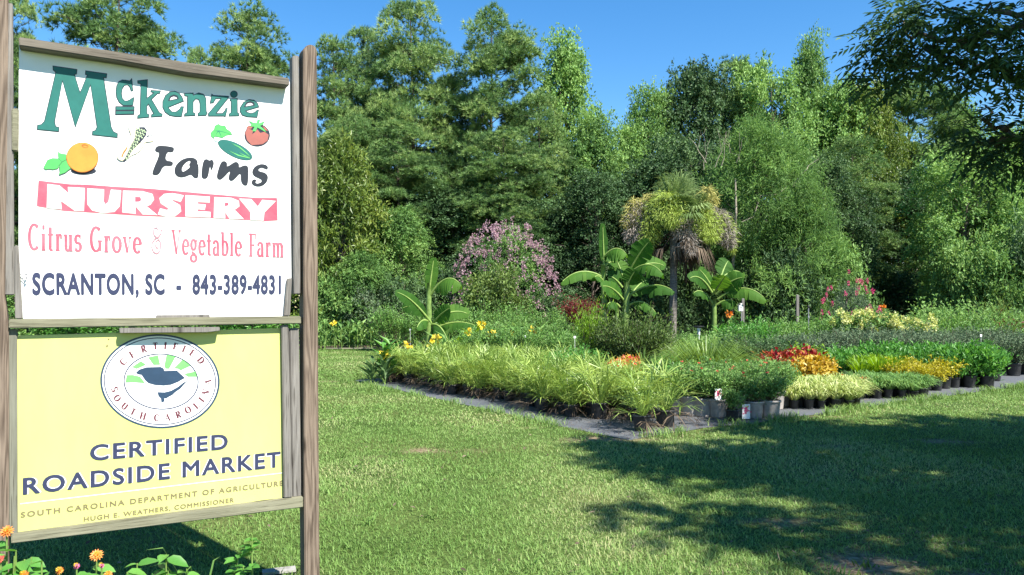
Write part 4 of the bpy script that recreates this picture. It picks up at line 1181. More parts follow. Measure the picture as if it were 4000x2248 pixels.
# ------------------------------------------------------------------ pink crape myrtle and other big flowering shrubs
def blossom_cones(g, rng, spots, r, n, size):
    for s in spots:
        m_ = n
        d = rdir(rng, m_)
        c = s + d * np.array([r * .75, r * .75, r]) * rng.uniform(.3, 1, (m_, 1))
        leaves(g, rng, c, unit(d + rdir(rng, m_) * .6), rdir(rng, m_), size, size * .85, np.clip(rng.normal(rng.uniform(.35, .65), .2, m_), 0, 1), .2)
def crape(name, px, top, wid, Y, leafm, petal, nf, label, seed, zlo=.35, fr=.15, fn=26, fs=.09):
    t = broad_meshes(seed, 4, 2.0, .05, 46, .12, 280, 'dome', .5, .7)
    P = tree_proto(name, t, 'bark', leafm, 4, 2.45)
    root = put_tree(P, px, top, wid, Y, label, None, name, 'flowering shrub', 0.0, 'flowering shrubs')
    rng = np.random.default_rng(seed + 100)
    H = 4
    S = []
    while len(S) < nf:
        d = rdir(rng, 1)[0]
        if d[2] < -.05 or d[1] > .25:
            continue
        q = np.array([d[0] * 2.35, d[1] * 2.35, zlo * H * .9 + d[2] * (H * (1 - zlo * .9))]) * rng.uniform(1.0, 1.13)
        S.append(q)
    g = G()
    blossom_cones(g, rng, S, fr, fn, fs)
    link('blossom', g.mesh('blossom'), M[petal], root)
    return root
crape('crape_myrtle', 1270, 583, 285, 31, 'leaf_mid', 'pinkflower', 400, 'large domed crape myrtle covered with pale pink flowers', 41, .12, .115, 18, .06)
crape('crape_myrtle', 2135, 705, 140, 24, 'leaf_grey', 'rosepetal', 34, 'young crape myrtle with deep pink flower heads right of the bare stake', 42, .5, .13, 34, .08)

# ------------------------------------------------------------------ cabbage palm
YP = 30.0
kx = YP / FPX
palm = tag(empty('cabbage_palm', (X_at(1690, YP), YP, 0)), 'cabbage palm with a brown skirt of dead leaves and hanging yellow green flower masses', 'palm tree')
PX0 = X_at(1690, YP)
def pl(px, py, dy=0.0):
    q = at(px, py, YP)
    return np.array([q[0] - PX0, dy, q[2]])
rng = np.random.default_rng(9)
g = G()
zt = np.linspace(0, 5.5, 12)
g.tube(np.stack([np.sin(zt * .5) * .05 + .02, 0 * zt, zt], 1), np.interp(zt, [0, .4, 5.5], [.2, .15, .145]), 12)
link('trunk', g.weld('trunk'), M['palmbark'], palm)
heart = pl(1708, 545)
def fan(g, p0, d, L, size, rng, nseg=30, tint=.5, droop=.25, spread=2.4):
    """costapalmate leaf: stalk, then a folded fan of narrow segments"""
    d = unit(np.asarray(d, float))
    tip = p0 + d * L + np.array([0, 0, -droop * L * .3])
    g.tube([p0, p0 + d * L * .5 + [0, 0, .02], tip], [.022, .018, .012], 4, tint)
    s = unit(np.cross(d, [0, 0, 1.0]))
    u = unit(np.cross(s, d))
    a = np.linspace(-spread / 2, spread / 2, nseg)
    for ai in a:
        e = d * math.cos(ai) + s * math.sin(ai) + u * rng.uniform(.02, .22)
        e = unit(e)
        l_ = size * (1 - .22 * abs(ai) / (spread / 2)) * rng.uniform(.88, 1.08)
        w = unit(np.cross(e, u + .25 * s * math.sin(ai))) * .022
        m1 = tip + e * l_ * .55 + [0, 0, -droop * l_ * .10]
        m2 = tip + e * l_ * .92 + [0, 0, -droop * l_ * .75] + rng.normal(size=3) * .03
        tt = np.clip(tint + rng.normal(0, .12), 0, 1)
        g.polys([[tip - w * .5, tip + w * .5, m1 + w, m1 - w]], tt)
        g.polys([[m1 - w, m1 + w, m2]], tt)
g = G()
for i in range(34):
    an = rng.uniform(0, 6.283)
    el = rng.uniform(.05, 1.45)
    d = np.array([math.cos(an) * math.cos(el), math.sin(an) * math.cos(el), math.sin(el)])
    fan(g, heart + rng.normal(size=3) * .1 + [0, 0, -.25], d, rng.uniform(.6, 1.05), rng.uniform(.85, 1.25), rng, 30, rng.uniform(.35, .75), .3 + .5 * (1 - el / 1.45))
for px, py, tt in ((1697, 395, .6), (1650, 415, .45), (1745, 415, .55), (1715, 400, .5), (1675, 402, .65), (1625, 470, .6), (1772, 470, .6), (1700, 470, .7), (1790, 505, .5), (1605, 505, .5), (1720, 500, .7), (1670, 500, .6)):
    e = pl(px, py, -.3)
    v = e - heart
    fan(g, heart, v, np.linalg.norm(v) * .45, np.linalg.norm(v) * .62 + .3, rng, 30, tt, .5, 2.6)
link('crown', g.mesh('crown'), M['palmfan'], palm)
g = G()
for i in range(40):
    an = rng.uniform(0, 6.283)
    r = rng.uniform(.5, 1.5)
    p0 = np.array([heart[0] + math.cos(an) * .2, math.sin(an) * .2, heart[2] - rng.uniform(.5, .9)])
    e = np.array([heart[0] + math.cos(an) * r * .85, math.sin(an) * r * .85, heart[2] - rng.uniform(.35, 1.1)])
    v = e - p0
    fan(g, p0, v + np.array([0, 0, -.35]), np.linalg.norm(v) * .7, rng.uniform(.5, 1.0), rng, 12, rng.uniform(0, 1), 1.3, 1.2)
for i in range(7):
    an = rng.uniform(-1.2, 1.0)
    r = rng.uniform(.18, .6)
    p0 = np.array([heart[0] - .05 + math.cos(an) * r, math.sin(an) * r, heart[2] - rng.uniform(1.0, 1.7)])
    fan(g, p0, np.array([math.cos(an) * .15, math.sin(an) * .15, -1]), .3, rng.uniform(.6, 1.1), rng, 12, rng.uniform(0, .8), .2, .7)
link('dead_leaf_skirt', g.mesh('dead_leaf_skirt'), M['drypalm'], palm)
def panicle(px0, py0, px1, py1, wid, mat, dy, n=900):
    wid, py1, n = wid * 1.18, py1 + 12, int(n * 1.3)
    """hanging flower mass: thin branchlets around an arching axis"""
    a_, b_ = pl(px0, py0, dy * .5), pl(px1, py1, dy)
    g = G()
    wr = wid * kx / 2
    axp = np.array([heart + [0, dy * .3, -.2], (heart + a_) / 2 + [0, 0, .18], a_, (a_ + b_) / 2, b_])
    g.tube(axp, [.03, .028, .02, .014, .006], 5, .3)
    t = rng.uniform(0, 1, n)
    prof = np.sin(np.pi * np.clip(.14 + t * .82, 0, 1)) ** .7
    d = rdir(rng, n)
    c = a_ + (b_ - a_) * t[:, None] + d * np.array([1, 1, .35]) * (wr * prof * rng.uniform(.3, 1, n))[:, None]
    D = unit(d * .8 + [0, 0, -.55] + rdir(rng, n) * .45)
    L = rng.uniform(.14, .26, n)
    W = unit(np.cross(D, rdir(rng, n))) * .014
    g.polys(np.stack([c - W, c + W, c + D * L[:, None]], 1), np.clip(rng.normal(.5, .2, n), 0, 1))
    link('flower_panicle', g.mesh('flower_panicle'), M[mat], palm)
for a_ in ((1668, 492, 1678, 565, 82, 'panicle', -1.05, 1500), (1640, 510, 1622, 618, 62, 'panicle', -.55, 1000), (1612, 515, 1585, 600, 62, 'pan_grey', -.2, 900), (1600, 500, 1575, 560, 44, 'pan_pale', -.1, 500),
           (1757, 530, 1772, 600, 78, 'panicle', -.95, 1400), (1800, 530, 1826, 612, 62, 'pan_grey', -.5, 1000), (1812, 535, 1838, 622, 50, 'panicle', -.15, 900), (1706, 548, 1722, 632, 58, 'pan_grey', -1.2, 800),
           (1640, 488, 1615, 520, 40, 'pan_pale', .3, 500), (1780, 470, 1800, 500, 40, 'pan_pale', .3, 400), (1765, 500, 1790, 545, 50, 'pan_pale', .1, 500)):
    panicle(*a_)

# ------------------------------------------------------------------ banana plants
def banana(name_label, Y, stems, lvs, petiole=True, group='banana plants'):
    bx = X_at(stems[0][0][0], Y)
    root = tag(empty('banana_plant', (bx, Y, 0)), name_label, 'banana plant', group)
    k = Y / FPX
    rng = np.random.default_rng(int(abs(bx) * 100))
    def q(px, py, dy=0.0):
        w_ = at(px, py, Y)
        return np.array([w_[0] - bx, dy, w_[2]])
    for (x0, y0), (x1, y1), w in stems:
        g = G()
        b_ = q(x1, y1)
        a_ = np.array([q(x0, y0)[0], 0, 0])
        t = np.linspace(0, 1, 7)[:, None]
        g.tube(a_ + (b_ - a_) * t, np.linspace(w * k * .62, w * k * .36, 7), 9)
        link('stem', g.weld('stem'), M['stem'], root)
    for (p0, p1, arch, wid, dy, sh) in lvs:
        # midrib: quadratic curve from p0 to p1 with its crown lifted by arch px; the blade hangs from it in torn strips
        a_, b_ = q(*p0, 0), q(*p1, dy)
        c_ = (a_ + b_) / 2 + np.array([0, dy * .1, arch * k])
        nn = 22
        t = np.linspace(0, 1, nn)[:, None]
        P = a_ * (1 - t) ** 2 + c_ * 2 * t * (1 - t) + b_ * t ** 2
        P = P + np.array([0, 0, -1.0]) * (t ** 4 * arch * k * .35)
        tg = unit(np.gradient(P, axis=0))
        side = unit(np.cross(tg, np.array([0.15, -1.0, .35]))) if sh == 'face' else unit(np.cross(tg, np.array([0, -.35, 1.0])))
        up = unit(np.cross(side, tg))
        wp = 1.5 * wid * k / 2 * np.sin(np.pi * np.clip(.05 + .93 * (t[:, 0] - .16) / .84, 0.0, 1)) ** .5
        wp[t[:, 0] < .16] = 0.0
        g = G()
        tint = rng.uniform(.3, .65)
        def pos(f, arr):
            x_ = f * (nn - 1)
            i0 = min(int(x_), nn - 2)
            return arr[i0] * (1 - (x_ - i0)) + arr[i0 + 1] * (x_ - i0)
        for s in (-1, 1):
            f0 = .16
            while f0 < .985:
                f1 = min(1.0, f0 + rng.uniform(.08, .2))
                dr = rng.uniform(.05, .22) if sh == 'face' else rng.uniform(.55, .95)
                gap = rng.uniform(.0, .22) if rng.random() < .45 else 0
                ln = rng.uniform(.86, 1.04)
                tt_ = np.clip(tint + rng.normal(0, .07), 0, 1)
                nc_ = 3
                for ci in range(nc_):
                    fa, fb = f0 + (f1 - f0) * ci / nc_, f0 + (f1 - f0) * (ci + 1) / nc_
                    prev = None
                    for j in range(5):
                        r_ = j / 4
                        row_ = []
                        for ff in (fa, fb):
                            fm = (f0 + f1) / 2
                            ff2 = fm + (ff - fm) * (1 - gap * r_) + .03 * r_
                            ff2 = min(ff2, 1.0)
                            w_ = pos(ff, wp[:, None])[0] * ln
                            row_.append(pos(ff2, P) + pos(ff, side) * s * w_ * r_ * (1 - .45 * dr * r_) - pos(ff, up) * (.35 * dr * r_ ** 1.5 * w_) + np.array([0, 0, -1.0]) * (dr * .8 * r_ ** 1.6 * w_)
                                        + pos(ff, up) * math.sin(ff * 70 + s) * .05 * r_ * w_)
                        if prev is not None:
                            qd = [prev[0], prev[1], row_[1], row_[0]]
                            g.polys([qd if s > 0 else qd[::-1]], tt_, True)
                        prev = row_
                f0 = f1
        lf = link('leaf', g.weld('leaf', 1e-5), M['banana'], root)
        gm = G()
        gm.tube(P[:-1], np.linspace(.048, .012, nn - 1), 5, .9)
        link('midrib', gm.weld('midrib'), M['midrib'], lf)
    return root
def b5(x, y):
    return (773 + .338 * x, 515 + .338 * y)
def b6(x, y):
    return (1481 + .3113 * x, 322 + .3113 * y)
banana('banana plant with an upright rolled leaf behind the left end of the potted palms', 23.5,
       [((1080, 900), (1079, 712), 17)],
       [(b5(900, 700), b5(945, 395), 2, 24, -.1, 'face'), (b5(908, 690), b5(1155, 560), 45, 46, -.5, 'hang'), (b5(935, 900), b5(682, 632), 22, 26, -.7, 'face'), (b5(900, 850), b5(697, 752), 22, 28, .3, 'face'),
        (b5(930, 880), b5(1200, 795), 24, 30, .2, 'face'), (b5(930, 890), b5(1075, 765), 6, 34, -.6, 'face'), (b5(940, 930), b5(1285, 890), 24, 32, -.5, 'hang'), (b5(920, 900), b5(1060, 985), 26, 34, -.6, 'hang'), (b5(960, 1010), b5(1150, 985), 14, 28, -.3, 'hang'), (b5(910, 880), b5(830, 900), 20, 26, -.6, 'hang')])
banana('large banana clump with two stems and a tall spear left of the cabbage palm', 26,
       [((1525, 880), (1517, 668), 16), ((1572, 880), (1578, 690), 18), ((1550, 880), (1552, 770), 13)],
       [(b6(125, 1160), b6(110, 775), 0, 17, -.1, 'face'), (b6(110, 1060), b6(290, 1000), 30, 44, -.5, 'hang'), (b6(310, 1190), b6(470, 915), 12, 40, -.6, 'face'), (b6(315, 1200), b6(560, 1150), 40, 40, -.9, 'hang'),
        (b6(330, 1180), b6(640, 1090), 24, 32, .4, 'face'), (b6(310, 1370), b6(657, 1290), 34, 36, -.7, 'hang'), (b6(130, 1220), (1408, 702), 36, 32, -.5, 'hang'), (b6(300, 1420), b6(85, 1265), 20, 30, -.7, 'face'), (b6(270, 1290), b6(150, 1190), 10, 36, -.2, 'face'),
        (b6(290, 1250), b6(230, 1060), 8, 40, .2, 'face'), (b6(300, 1300), b6(370, 1150), 8, 38, -.3, 'face'), (b6(310, 1400), b6(500, 1210), 16, 34, .5, 'face'), (b6(120, 1130), b6(250, 1090), 18, 36, .3, 'face'), (b6(120, 1250), b6(30, 1200), 12, 34, -.6, 'hang'),
        (b6(320, 1440), b6(520, 1470), 30, 30, -.6, 'hang'), (b6(250, 1450), b6(130, 1420), 18, 32, -.4, 'hang')])
banana('banana plant with arching leaves right of the cabbage palm trunk', 26,
       [((1797, 880), (1797, 752), 14)],
       [(b6(1010, 1320), b6(870, 1135), 8, 28, -.3, 'face'), (b6(1005, 1350), b6(778, 1193), 30, 28, -.6, 'face'), (b6(1060, 1230), b6(1150, 1060), 8, 36, .3, 'face'), (b6(1060, 1240), b6(1282, 1160), 26, 32, .4, 'hang'),
        (b6(1030, 1350), b6(1215, 1200), 16, 40, -.6, 'face'), (b6(1040, 1390), b6(1380, 1345), 44, 36, -.7, 'hang'), (b6(1005, 1430), b6(820, 1312), 26, 26, -.4, 'hang'), (b6(1040, 1430), b6(1170, 1400), 14, 34, -.3, 'hang'), (b6(1010, 1340), b6(1060, 1200), 4, 36, -.7, 'face')])
# ------------------------------------------------------------------ potted plants (prototypes share their meshes)
def pot_mesh(r, h, name='pot'):
    g = G()
    g.lathe([(0.001, 0.0), (r * .78, 0.0), (r * .80, h * .05), (r * .95, h * .86), (r * .96, h * .87), (r * 1.04, h * .88), (r * 1.05, h * .99), (r * 1.02, h), (r * .95, h * .99), (r * .93, h * .86)], 22)
    return g.weld(name)
def soil_mesh(r, h):
    g = G()
    g.lathe([(.001, h * .9), (r * .93, h * .88)], 16)
    return g.weld('soil')
POT = {k: (pot_mesh(r, h), soil_mesh(r, h), r, h) for k, (r, h) in {'s': (.08, .14), 'm': (.115, .20), 'l': (.14, .25), 'xl': (.19, .30)}.items()}
for k, v in POT.items():
    v[1].materials.append(M['soil'])
def shrub_geo(seed, h, r, leaf, n, lw=.45, z0=.12, up=.3, dens_top=.6, tintc=(.3, .65), ragged=.22):
    """leafy shrub: stems from the pot, sprays of leaves around a bumpy dome"""
    rng = np.random.default_rng(seed)
    g, st_ = G(), G()
    ns = max(8, n // 16)
    d = rdir(rng, ns)
    d[:, 2] = np.abs(d[:, 2]) ** dens_top * np.sign(d[:, 2] + .45)
    rad = rng.uniform(.55, 1.0, ns) * (1 + rng.normal(0, ragged, ns))
    tips = np.stack([d[:, 0] * r * rad, d[:, 1] * r * rad, z0 + (h - z0) * (.45 + .55 * d[:, 2] * rad)], 1)
    base = np.stack([rng.normal(0, .02, ns), rng.normal(0, .02, ns), np.zeros(ns)], 1)
    for i in range(0, ns, 3):
        st_.tube([base[i], base[i] * .5 + tips[i] * .5 + [0, 0, .04], tips[i]], [.006, .004, .002], 4)
    k = 16
    t = rng.uniform(.45, 1.02, (ns, k, 1))
    C = base[:, None] + (tips - base)[:, None] * t + rng.normal(size=(ns, k, 3)) * leaf * .55
    C = C.reshape(-1, 3)
    m_ = len(C)
    D = unit(np.repeat(unit(tips - base), k, 0) * .5 + rdir(rng, m_) * .8 + [0, 0, up])
    N = unit(rdir(rng, m_) * .6 + [0, 0, .9])
    tt = np.clip(np.repeat(rng.uniform(*tintc, ns), k) + rng.normal(0, .13, m_), 0, 1)
    L = leaf * rng.uniform(.7, 1.25, m_)
    leaves(g, rng, C, D, N, L, L * lw, tt, .14, .15)
    C2 = C[C[:, 2] > z0 * .2]
    return g.mesh('foliage'), st_.mesh('stems'), tips
def blade_geo(seed, n, L, wid, spread=1.0, droop=.5, zb=0.0, rb=.04, up=.9, tintc=(.2, .8)):
    """grass-like clump of arching strap blades"""
    rng = np.random.default_rng(seed)
    g = G()
    an = rng.uniform(0, 6.283, n)
    ln = L * rng.uniform(.6, 1.15, n)
    e = rng.uniform(.15, 1.0, n) * spread
    d0 = unit(np.stack([np.cos(an) * e, np.sin(an) * e, np.full(n, up)], 1))
    b = np.stack([np.cos(an) * rb * rng.uniform(0, 1, n), np.sin(an) * rb * rng.uniform(0, 1, n), np.full(n, zb)], 1)
    out = np.stack([np.cos(an), np.sin(an), np.zeros(n)], 1)
    s = np.stack([-np.sin(an), np.cos(an), np.zeros(n)], 1) * wid / 2
    s = s + rng.normal(size=(n, 3)) * wid * .12
    p1 = b + d0 * (ln * .5)[:, None]
    p2 = b + d0 * (ln * .82)[:, None] + out * (ln * .10 * droop)[:, None] + np.array([0, 0, -1]) * (ln * .13 * droop)[:, None]
    p3 = b + d0 * (ln * 1.0)[:, None] + out * (ln * .22 * droop)[:, None] + np.array([0, 0, -1]) * (ln * .42 * droop)[:, None]
    t = rng.uniform(*tintc, n)
    g.polys(np.stack([b - s * .7, b + s * .7, p1 + s, p1 - s], 1), t)
    g.polys(np.stack([p1 - s, p1 + s, p2 + s * .8, p2 - s * .8], 1), t)
    g.polys(np.stack([p2 - s * .8, p2 + s * .8, p3], 1), t)
    return g.mesh('foliage')
def frond_palm(seed):
    """young fan palm: star-like fans of narrow segments on thin stalks, dead fans hanging at the rim"""
    rng = np.random.default_rng(seed)
    g, dry = G(), G()
    nf = 20
    for i in range(nf):
        dead = i < 3
        gg = dry if dead else g
        an = i * 2.4 + rng.uniform(-.4, .4)
        el = rng.uniform(-.3, .1) if dead else (rng.uniform(.3, .75) if i < 9 else rng.uniform(.6, 1.4))
        L = rng.uniform(.16, .30) if i < 9 else rng.uniform(.26, .46)
        d = np.array([math.cos(an) * math.cos(el), math.sin(an) * math.cos(el), math.sin(el)])
        out = np.array([math.cos(an), math.sin(an), 0])
        p0 = np.array([0, 0, .02])
        hub_ = p0 + d * L + np.array([0, 0, -.02])
        gg.tube([p0, p0 + d * L * .5 + [0, 0, .01], hub_], [.006, .005, .004], 4, .7)
        fd = unit(d + out * .5 - np.array([0, 0, .15 if el > .8 else .4]))
        s_ = unit(np.cross(fd, [0, 0, 1.0]))
        u = np.cross(s_, fd)
        ns_ = 12
        t0 = rng.uniform(.25, .8)
        for k in range(ns_):
            th = (k / (ns_ - 1) - .5) * (1.6 if dead else 3.1) + rng.normal(0, .12)
            e = unit(fd * math.cos(th) + s_ * math.sin(th) + u * rng.uniform(-.15, .65))
            l_ = rng.uniform(.24, .44) * (1 - .18 * abs(th) / 1.75)
            w = unit(np.cross(e, u)) * .0068
            m1 = hub_ + e * l_ * .55
            m2 = hub_ + e * l_ + [0, 0, -l_ * rng.uniform(.05, .3)]
            tt = np.clip(t0 + rng.normal(0, .17), 0, 1)
            gg.polys([[hub_ - w * .4, hub_ + w * .4, m1 + w, m1 - w]], tt)
            gg.polys([[m1 - w, m1 + w, m2]], tt)
    for i in range(40):                                # upright needle-like spears between the fans
        an, e_ = rng.uniform(0, 6.283), rng.uniform(.1, .85)
        d = unit(np.array([math.cos(an) * e_, math.sin(an) * e_, 1.0]))
        b = np.array([math.cos(an) * .05, math.sin(an) * .05, 0]) * rng.uniform(0, 1)
        l_ = rng.uniform(.35, .68)
        w = unit(np.cross(d, rdir(rng, 1)[0])) * .0055
        m1 = b + d * l_ * .6
        m2 = b + d * l_ + np.array([math.cos(an), math.sin(an), -.6]) * l_ * .14
        tt = np.clip(rng.normal(.5, .22), 0, 1)
        g.polys([[b - w * .5, b + w * .5, m1 + w, m1 - w]], tt)
        g.polys([[m1 - w, m1 + w, m2]], tt)
    return g.mesh('foliage'), dry.mesh('dry_fronds')
rb = random.Random(21)
def potted(name, cat, pot, potmat, parts, zf=.85):
    """one potted plant off stage; returns the root to be copied"""
    root = empty(name)
    pm, sm, r, h = POT[pot]
    po = link('pot', pm, None, root)
    if len(pm.materials) == 0:
        pm.materials.append(M['pot_black'])
    po.material_slots[0].link = 'OBJECT'
    po.material_slots[0].material = M[potmat]
    link('soil', sm, None, root)
    for nm, me, mt in parts:
        o = link(nm, me, M[mt], root)
        o.location = (0, 0, h * zf)
    root['category'] = cat
    return root
class Kind:
    def __init__(self, roots):
        self.roots, self.used = roots, [False] * len(roots)
        self.first = [r.copy() for r in roots] if False else None
    def place(self, x, y, label, group=None, s=1.0, rz=None, v=None, sz=None):
        i = rb.randrange(len(self.roots)) if v is None else v
        r = self.roots[i]
        if self.used[i]:
            r = copy_tree(r)
        self.used[i] = True
        r.location = (x, y, 0.008)
        r.rotation_euler = (0, 0, rb.uniform(0, 6.28) if rz is None else rz)
        s *= rb.uniform(.88, 1.16)
        r.scale = (s, s, s * (sz or 1))
        r['label'] = label
        if group:
            r['group'] = group
        elif 'group' in r:
            del r['group']
        return r
    def purge(self):
        for u, r in zip(self.used, self.roots):
            if not u:
                for c in list(r.children):
                    bpy.data.objects.remove(c)
                bpy.data.objects.remove(r)
def flowers_geo(tips, rng, k, size, n=7, lift=.02):
    g = G()
    for q in tips[rng.choice(len(tips), min(k, len(tips)), replace=False)]:
        d = rdir(rng, n)
        d[:, 2] = np.abs(d[:, 2])
        leaves(g, rng, np.repeat((q + [0, 0, lift])[None], n, 0), d, rdir(rng, n), size, size * .8, np.clip(rng.normal(.5, .25, n), 0, 1), .2)
    return g.mesh('blossom')

palms = []
for s in range(6):
    f, d = frond_palm(100 + s)
    palms.append(potted('potted_palm', 'potted palm', 'm', 'pot_black', [('foliage', f, 'palmleaf'), ('dry_fronds', d, 'drypalm')]))
PALM = Kind(palms)
def mk(name, cat, pot, potmat, seeds, h, r, leaf, n, mat, lw=.45, fl=None, **kw):
    out = []
    for s in seeds:
        f, st_, tips = shrub_geo(s, h, r, leaf, n, lw, **kw)
        parts = [('foliage', f, mat), ('stems', st_, 'twig')]
        if fl:
            rng = np.random.default_rng(s + 7)
            hi = tips[tips[:, 2] > h * fl[3]] if len(fl) > 3 else tips
            if len(hi) < 3:
                hi = tips
            parts.append(('blossom', flowers_geo(hi, rng, fl[1], fl[2]), fl[0]))
        out.append(potted(name, cat, pot, potmat, parts))
    return Kind(out)
ROSE = mk('potted_rose', 'potted rose', 'l', 'pot_grey', (201, 202, 203), .42, .30, .045, 1700, 'leaf_mid', .5, ('coral', 1, .032, .8))
ROSEB = mk('potted_rose', 'potted rose', 'm', 'pot_black', (204,), .42, .22, .05, 900, 'leaf_mid', .5)
VAR = Kind([potted('striped_grass_plant', 'potted grass', 's', 'pot_black', [('foliage', blade_geo(s, 170, .40, .014, 1.0, .9), 'varieg')]) for s in (211, 212, 213)])
LIR = Kind([potted('dark_grass_plant', 'potted grass', 's', 'pot_black', [('foliage', blade_geo(s, 150, .33, .013, 1.2, .9), 'leaf_mid')]) for s in (221, 222)])
REDS = mk('red_coleus', 'potted plant', 'm', 'pot_black', (231, 232), .5, .24, .09, 800, 'red', .6)
GOLD = mk('gold_coleus', 'potted plant', 'm', 'pot_black', (236, 237), .42, .25, .08, 900, 'gold', .6)
MARI = mk('marigold', 'potted flower', 's', 'pot_black', (241, 242), .2, .13, .05, 350, 'leaf_dark_shade', .4, ('orange', 3, .045, .6))
FERN = Kind([potted('fern_plant', 'potted fern', 's', 'pot_black', [('foliage', blade_geo(s, 260, .5, .018, .55, .35), 'lime')]) for s in (246, 247)])
CHAR = mk('yellow_duranta', 'potted shrub', 'm', 'pot_black', (251, 252), .34, .30, .055, 1000, 'chartreuse', .45)
GARD = mk('gardenia', 'potted shrub', 'm', 'pot_black', (261, 262, 263), .5, .27, .10, 700, 'leaf_bright', .38, up=.6)
BOX = mk('grey_green_shrub', 'potted shrub', 'l', 'pot_black', (271, 272, 273), .62, .36, .045, 1900, 'leaf_grey', .5)
LIME = mk('lime_shrub', 'potted shrub', 'm', 'pot_black', (276, 277), .5, .33, .05, 1400, 'lime', .5)
DARK = mk('dark_shrub', 'potted shrub', 'l', 'pot_black', (281, 282), .72, .36, .06, 1500, 'leaf_dark_shade', .5)
MIDS = mk('green_shrub', 'potted shrub', 'l', 'pot_black', (286, 287, 288), .78, .40, .07, 1500, 'nursery_green', .45)
LITE = mk('light_green_shrub', 'potted shrub', 'l', 'pot_black', (291, 292), .8, .38, .08, 1200, 'leaf_bright', .42)
LOW = mk('low_green_shrub', 'potted shrub', 'm', 'pot_black', (296, 297), .5, .32, .05, 1300, 'leaf_bright', .5)
ORNG = mk('orange_coleus', 'potted plant', 's', 'pot_black', (301,), .3, .2, .06, 600, 'gold', .5, ('coral', 16, .05, .5))
MIDL = mk('pale_green_shrub', 'potted shrub', 'l', 'pot_black', (321, 322), .9, .42, .075, 1500, 'leaf_light', .42)
HYD = mk('hydrangea', 'potted shrub', 'l', 'pot_black', (306, 307), 1.0, .5, .10, 1400, 'leaf_mid', .55)
TALL = mk('tall_potted_shrub', 'potted shrub', 'xl', 'pot_black', (311, 312), 1.25, .45, .085, 1700, 'nursery_green', .42)
KINDS = [PALM, ROSE, ROSEB, VAR, LIR, REDS, GOLD, MARI, FERN, CHAR, GARD, BOX, LIME, DARK, MIDS, LITE, LOW, ORNG, HYD, TALL, MIDL]

# palms: dense block along the left edge of the weed cloth
G1 = 'young palms crowded along the left edge of the weed cloth'
L1 = 'potted palm with arching yellow green fronds in the crowded block along the left edge'
PALM.place(1.66, 9.66, 'potted palm nearest the corner, its black pot standing clear on the straw', G1, 1.08, .4, 0)
PALM.place(2.02, 9.98, 'potted palm just right of the nearest palm, its black pot half in shade', G1, 1.05, 2.2, 1)
t = .42
row = 0
while t < 8.25:
    s0 = .78 + .14 * math.sin(t * 2.1) + (.12 if row % 2 else 0)
    s1 = 1.25 + .36 * t
    s = s0 + (.75 if t < .8 else (.3 if t < 1.2 else 0))
    while s < s1:
        x, y = bed(s + rb.uniform(-.06, .06), t + rb.uniform(-.06, .06))
        if (x - 1.66) ** 2 + (y - 9.66) ** 2 > .1 and (x - 2.02) ** 2 + (y - 9.98) ** 2 > .1:
            PALM.place(x, y, L1, G1, rb.uniform(.80, 1.0))
        s += .35
    t += .34
    row += 1

def block(K, px0, px1, Y0, Y1, sp, label, group, s=1.0, jit=.12, sz=None):
    Y = Y0
    r = 0
    while Y <= Y1 + 1e-6:
        d = sp * FPX / Y
        px = px0 + (d * .5 if r % 2 else 0)
        while px <= px1:
            K.place(X_at(px, Y) + rb.uniform(-jit, jit) * sp, Y + rb.uniform(-jit, jit) * sp, label, group, s, sz=sz)
            px += d
        Y += sp * .92
        r += 1
# roses in grey pots: the front row is told apart pot by pot
GR = 'roses in grey pots'
for px, Y, lab in ((1698, 11.1, 'rose in a grey pot half hidden by the nearest palms'), (1735, 11.0, 'rose in the grey pot just right of the palms'), (1768, 10.92, 'rose in the second grey pot right of the palms'),
                   (1806, 10.85, 'rose in the grey pot left of the small black pot'), (1858, 10.95, 'rose in the grey pot behind the small black pot'), (1897, 10.72, 'rose in the sunlit grey pot beside the picture tag'), (1938, 10.75, 'rose in the rightmost grey pot of the front row')):
    ROSE.place(X_at(px, Y), Y, lab, GR, 1.0, None, None)
r_ = ROSEB.place(X_at(1843, 10.45), 10.45, 'small rose in a black pot in front of the grey pots', None, .85)
block(ROSE, 1725, 1965, 11.35, 12.9, .38, 'rose bush in a grey pot in the rows behind the front grey pots', GR)
# picture tags
def card(parent_loc, w, h, label, pic, name='picture_tag', tilt=.15, rz=0.2):
    root = tag(empty(name, parent_loc, rz), label, 'plant tag', 'plant tags')
    g = G()
    g.box((0, 0, h / 2), (w, .002, h))
    c_ = link('card', g.mesh('card'), M['white_plastic'], root)
    if pic:
        g = G()
        rng = np.random.default_rng(3)
        n = 26
        C = np.stack([rng.normal(0, w * .17, n), np.full(n, -.003) - rng.uniform(0, .003, n), h * .66 + rng.normal(0, h * .12, n)], 1)
        for q in C:
            th = rng.uniform(0, 6.28)
            P = [q + np.array([math.cos(th + k_ * 1.257) * w * .11, 0, math.sin(th + k_ * 1.257) * w * .11]) for k_ in range(5)]
            g.polys([P], rng.uniform(0, 1))
        link('flower_picture', g.mesh('flower_picture'), M['rosepetal'], c_)
    return root
card((X_at(1877, 10.52), 10.52, .025), .12, .205, 'white card tag with a red rose picture leaning on a grey pot', True)
card((X_at(1806, 10.68), 10.66, .27), .10, .16, 'picture tag of a red rose among the foliage over a grey pot', True)
block(VAR, 1998, 2152, 11.75, 12.8, .21, 'striped yellow and green grass in a small black pot in the front block', 'striped grasses in small black pots')
block(REDS, 1945, 2030, 13.35, 14.0, .30, 'red leaved coleus behind the striped grasses', 'red leaved coleus')
block(GOLD, 2010, 2078, 13.0, 13.5, .27, 'golden leaved coleus right of the red coleus', 'golden leaved coleus', 1.05)
block(GOLD, 1945, 1975, 13.05, 13.3, .28, 'golden coleus low in front of the red coleus', 'golden coleus left', .8)
